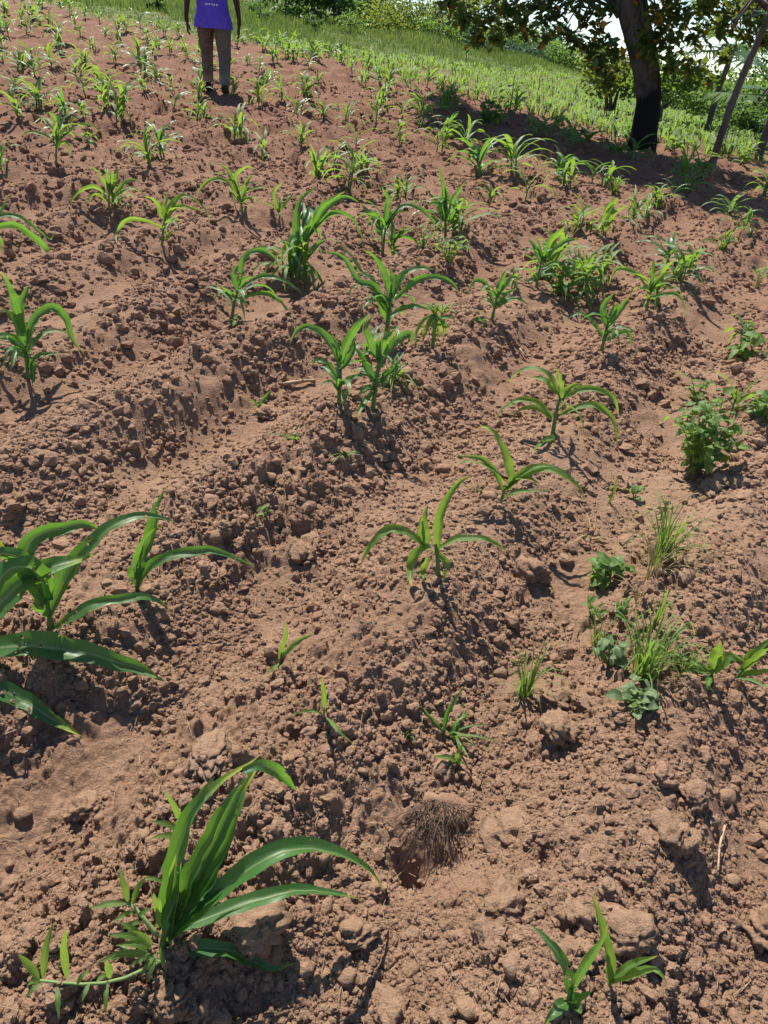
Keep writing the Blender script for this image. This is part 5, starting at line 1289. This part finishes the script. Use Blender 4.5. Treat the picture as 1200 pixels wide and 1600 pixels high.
TREES = [   # label, pixel column, distance, pixel row of the top, width, foliage, leaves, leaf length, low
    ('dark low tree at the upper left end of the treeline, behind the man', 468, 40, -60, 4.0, 0, 3000, .20, .12),
    ('dark broad tree on the bank right of the one behind the man', 525, 41, -70, 4.2, 0, 3000, .20, .10),
    ('deep green tree on the bank left of the rounded bush', 580, 44, -60, 4.2, 0, 3000, .22, .08),
    ('rounded olive bush on top of the grassy bank', 618, 38, 4, 4.4, 2, 3000, .15, .0),
    ('bright green bush sloping down the bank right of the rounded one', 664, 38, 40, 3.4, 1, 2200, .14, .0),
    ('low green hedge bush left of the orange-leaved tree', 700, 44, 48, 3.6, 1, 2400, .16, .0),
    ('tall tree with orange leaves at the end of the bank', 738, 46, -10, 4.2, 2, 3000, .19, .1),
    ('dark leafy tree standing behind the thin poles', 768, 52, 58, 4.0, 0, 3000, .20, .0),
    ('yellow-leaved tree left of the bright green dense tree', 800, 54, 42, 3.6, 2, 2400, .19, .1),
    ('bright green dense tree in the middle of the far hedge', 842, 58, 70, 5.0, 1, 3200, .20, .0),
    ('olive tree between the dense tree and the big trunk', 888, 60, 92, 4.2, 1, 2400, .20, .0),
    ('shaded tree just left of the big trunk at the field edge', 930, 60, 84, 4.4, 2, 2600, .20, .0),
    ('bluish tree showing over the hedge below the sky gap', 858, 105, 38, 7.5, 3, 2400, .36, .0),
    ('far bluish tree left, above the bank end', 690, 110, 10, 8, 3, 2400, .38, .0),
    ('far bluish tree seen right of the hedge above the field', 915, 105, 66, 7.0, 3, 2000, .36, .0),
    ('small multi-stemmed tree left behind the big trunk', 966, 19, 88, 1.7, 2, 1500, .12, .45),
    ('small tree right behind the big trunk with drooping leaves', 1056, 18, 100, 1.7, 1, 1500, .12, .35),
    ('bushy tree right of the leaning palm', 1112, 30, 140, 2.6, 1, 2400, .14, .0),
    ('tall bushy tree at the right edge', 1178, 29, 108, 3.2, 1, 2800, .15, .0),
    ('dark shrub at the right edge under the tall bushy tree', 1200, 20, 168, 1.8, 0, 1800, .12, .0),
    ('low pale bush far beyond the palm', 1100, 80, 138, 6, 3, 1600, .28, .0),
    ('dark bushes closing the field behind the big trunk', 975, 62, 112, 4.5, 0, 2400, .20, .0),
    ('low bush at the foot of the dark hedge by the field', 722, 40, 88, 2.6, 3, 1200, .14, .0),
    ('grey-green low bush below the bright dense tree', 818, 50, 105, 2.8, 3, 1200, .15, .0),
]
for i, (lab, px, r, ytop, W, f, nl, lf, low) in enumerate(TREES):
    b = pt(px, r); H = max(float(onplane(px, ytop, b)[2] - b[2]), .5) / .97
    bush = 'bush' in lab or 'shrub' in lab; bush = bush and 'bushy' not in lab
    generic_tree(lab, b, H, W, M_FOL[f], nl, lf, 300 + i, low=low, name='bush' if bush else 'tree', cat='bush' if bush else 'tree',
                 group='bushes along the far field edge' if bush else 'trees along the far field edge', clumps=16, nst=3 if 'multi' in lab else 1)

def palm(label, bpx, tpx, r0, fr, seed, dd=0.0):
    b = at(*bpx); b[2] -= .03; e = empty('palm_tree', b, label, 'palm', 'leaning palms right of the big tree'); g = np.random.default_rng(seed)
    top = onplane(*tpx, b, dd) - b; mid = top * .5 + [-.04, 0, -.02]
    n = 14; P = catmull([np.array([0, 0, -.1]), mid, top], n); V, Fc, UV = tube(P, np.interp(np.linspace(0, 1, n), [0, .12, 1], [r0 * 1.5, r0, r0 * .85]), 12, True, .06, seed)
    ob('trunk', mk_mesh('trunk', V, Fc, UV, M_BARK), e)
    if fr:
        mbd = MB()
        for k in range(10):           # dead leaf bases
            a = k * 2.4; V, Fc, UV = tube([top * .97, top * .97 + np.array([cos(a) * .2, sin(a) * .2, .12]), top * .97 + np.array([cos(a) * .34, sin(a) * .34, -.12])], [.03, .02, .01], 5); mbd.add(V, Fc, UV)
        ob('old_leaf_bases', mbd.mesh('old_leaf_bases', M_BARK), e)
        for k in range(fr):
            a = k * 2.4 + g.uniform(-.3, .3); el = radians(g.uniform(-15, 70)); d = np.array([cos(a) * cos(el), sin(a) * cos(el), sin(el)]); Lp = g.uniform(.5, .9)
            h = top + d * Lp; mbf = MB(); V, Fc, UV = tube([top, top + d * Lp * .5, h], [.016, .012, .009], 5); mbf.add(V, Fc, UV)
            s = nrm(np.cross(d, [0, 0, 1])); u = np.cross(s, d)
            for q in np.linspace(-1.9, 1.9, 26):
                dd_ = d * cos(q) + s * sin(q); L = g.uniform(.42, .62); w = .022
                pr = np.cross(dd_, u) * w; tip = h + dd_ * L + [0, 0, -.10 * L - g.uniform(0, .12)]; md = h + dd_ * L * .6
                mbf.add([h, md - pr, tip, md + pr], [[0, 1, 2, 3]], [(0, 0)] * 4, .5)
            ob('frond', mbf.mesh('frond', M_FOL[0]), e)
palm('leaning palm trunk nearest the right edge, rising out of the frame', (1108, 268), (1208, 10), .038, 12, 1)
palm('slanting palm farther back with a ragged head of fronds', (1103, 212), (1146, 78), .058, 15, 2)
palm('short piece of palm trunk at the right edge', (1185, 252), (1222, 150), .06, 9, 3)

# thin poles and dark saplings standing in the shade ------------------------------
def pole(label, bpx, tpx, r, nl, seed):
    b = at(*bpx); e = empty('sapling', b, label, 'sapling', 'thin saplings in the tree shade'); g = np.random.default_rng(seed); top = onplane(*tpx, b) - b
    P = catmull([np.array([0, 0, -.05]), top * .5 + g.normal(0, .01, 3), top], 7); V, Fc, UV = tube(P, np.linspace(r, r * .5, 7), 6); ob('stem', mk_mesh('stem', V, Fc, UV, M_BARK), e)
    if nl:
        pts = P[g.integers(0, 5, nl)] + g.normal(0, .07, (nl, 3)); V, F3, t = leaf_cloud(pts, .10 * g.uniform(.7, 1.2, nl), g, .5); ob('foliage', mk_mesh('foliage', V, F3, None, M_FOL[0], False, t), e)
pole('thin bare pole standing in the left tree shadow', (796, 178), (804, 118), .011, 40, 1)
pole('dark leafy sapling left of the bare pole', (760, 188), (764, 150), .010, 70, 2)
pole('short stick farther back near the dark hedge', (840, 142), (843, 122), .016, 0, 3)
pole('post at the field edge left of the big trunk', (897, 160), (902, 130), .022, 0, 4)
pole('second short stick beside the dark hedge', (791, 122), (794, 112), .014, 0, 5)

# low green growth in the shade at the trunk's foot
def shade_weeds():
    for i, (x, y, w, h, lab) in enumerate([(900, 225, 70, 30, 'dark low weeds in the shadow left of the trunk foot'), (840, 215, 70, 26, 'dark weeds in the middle of the tree shadow'), (770, 195, 60, 26, 'dark weeds at the left end of the tree shadow'),
                                         (960, 245, 50, 20, 'weeds at the left foot of the burnt trunk'), (1050, 240, 50, 24, 'weeds at the right foot of the burnt trunk'), (1160, 265, 50, 34, 'leafy weeds at the right edge behind the leaning palm'), (1090, 290, 50, 26, 'weeds in the shade at the foot of the leaning palm')]):
        bush_weed(lab, x, y, w, h, U_LANCE, 34, 17, 600 + i, GW, 7)
shade_weeds()

# grassy bank ---------------------------------------------------------------------
def bank_grass():
    g = np.random.default_rng(61); N = 110000
    r = 19 + 40 * g.uniform(0, 1, N) ** .9; ph = g.uniform(-34, 12, N); a = np.radians(ph); X = r * np.sin(a); Y = r * np.cos(a)
    edge = np.interp(ph, [-60, -27, -20, -8, 0, 6, 9, 12], [30, 28, 21.5, 19.5, 24, 28, 38, 52]) + 1.0 * perlin(X * .5, Y * .5, 5)
    ok = r > edge; X, Y, r = X[ok], Y[ok], r[ok]; n = len(X); Z = base_z(X, Y)
    pat = np.clip(.5 + .9 * perlin(X * .25, Y * .25, 7), 0, 1)
    H = (.05 + .15 * pat) * g.uniform(.5, 1.5, n) * (1 + .01 * r); w = .006 * (1 + r * .05)
    an = g.uniform(0, 6.28, n); le = g.uniform(.1, .7, n) * H; dx, dy = np.cos(an), np.sin(an)
    V = np.stack([np.stack([X - dy * w, Y + dx * w, Z - .02], -1), np.stack([X + dy * w, Y - dx * w, Z - .02], -1), np.stack([X + dx * le, Y + dy * le, Z + H], -1)], 1).reshape(-1, 3)
    t = np.clip(.25 + .5 * pat + g.normal(0, .18, n), 0, 1)
    o = ob('bank_grass', mk_mesh('bank_grass', V, np.arange(n * 3).reshape(-1, 3), None, M_FOL[4], False, np.repeat(t, 3)))
    tag(o, 'rough green grass covering the bank above the field', 'grass', None, 'stuff')
bank_grass()
for i, (px, r, H, W, lab) in enumerate([(252, 27, .55, .7, 'small dark shrub in the grass left of the man'), (408, 33, .6, 1.0, 'low shrub on the grass right of the man'), (490, 30, .55, .8, 'low dark shrub in the middle of the grassy bank'), (545, 33, .7, 1.4, 'bright shrub clump under the dark treeline')]):
    generic_tree(lab, pt(px, r), H, W, M_FOL[1 if i == 3 else 0], 500, .09, 700 + i, low=.0, name='bush', cat='bush', group='shrubs on the grassy bank', clumps=8)

# distant hills beyond everything
print('maize copies', NCOUNT[0], 'objects', len(bpy.data.objects), 'tris', sum(len(o.data.polygons) for o in bpy.data.objects if o.type == 'MESH'))
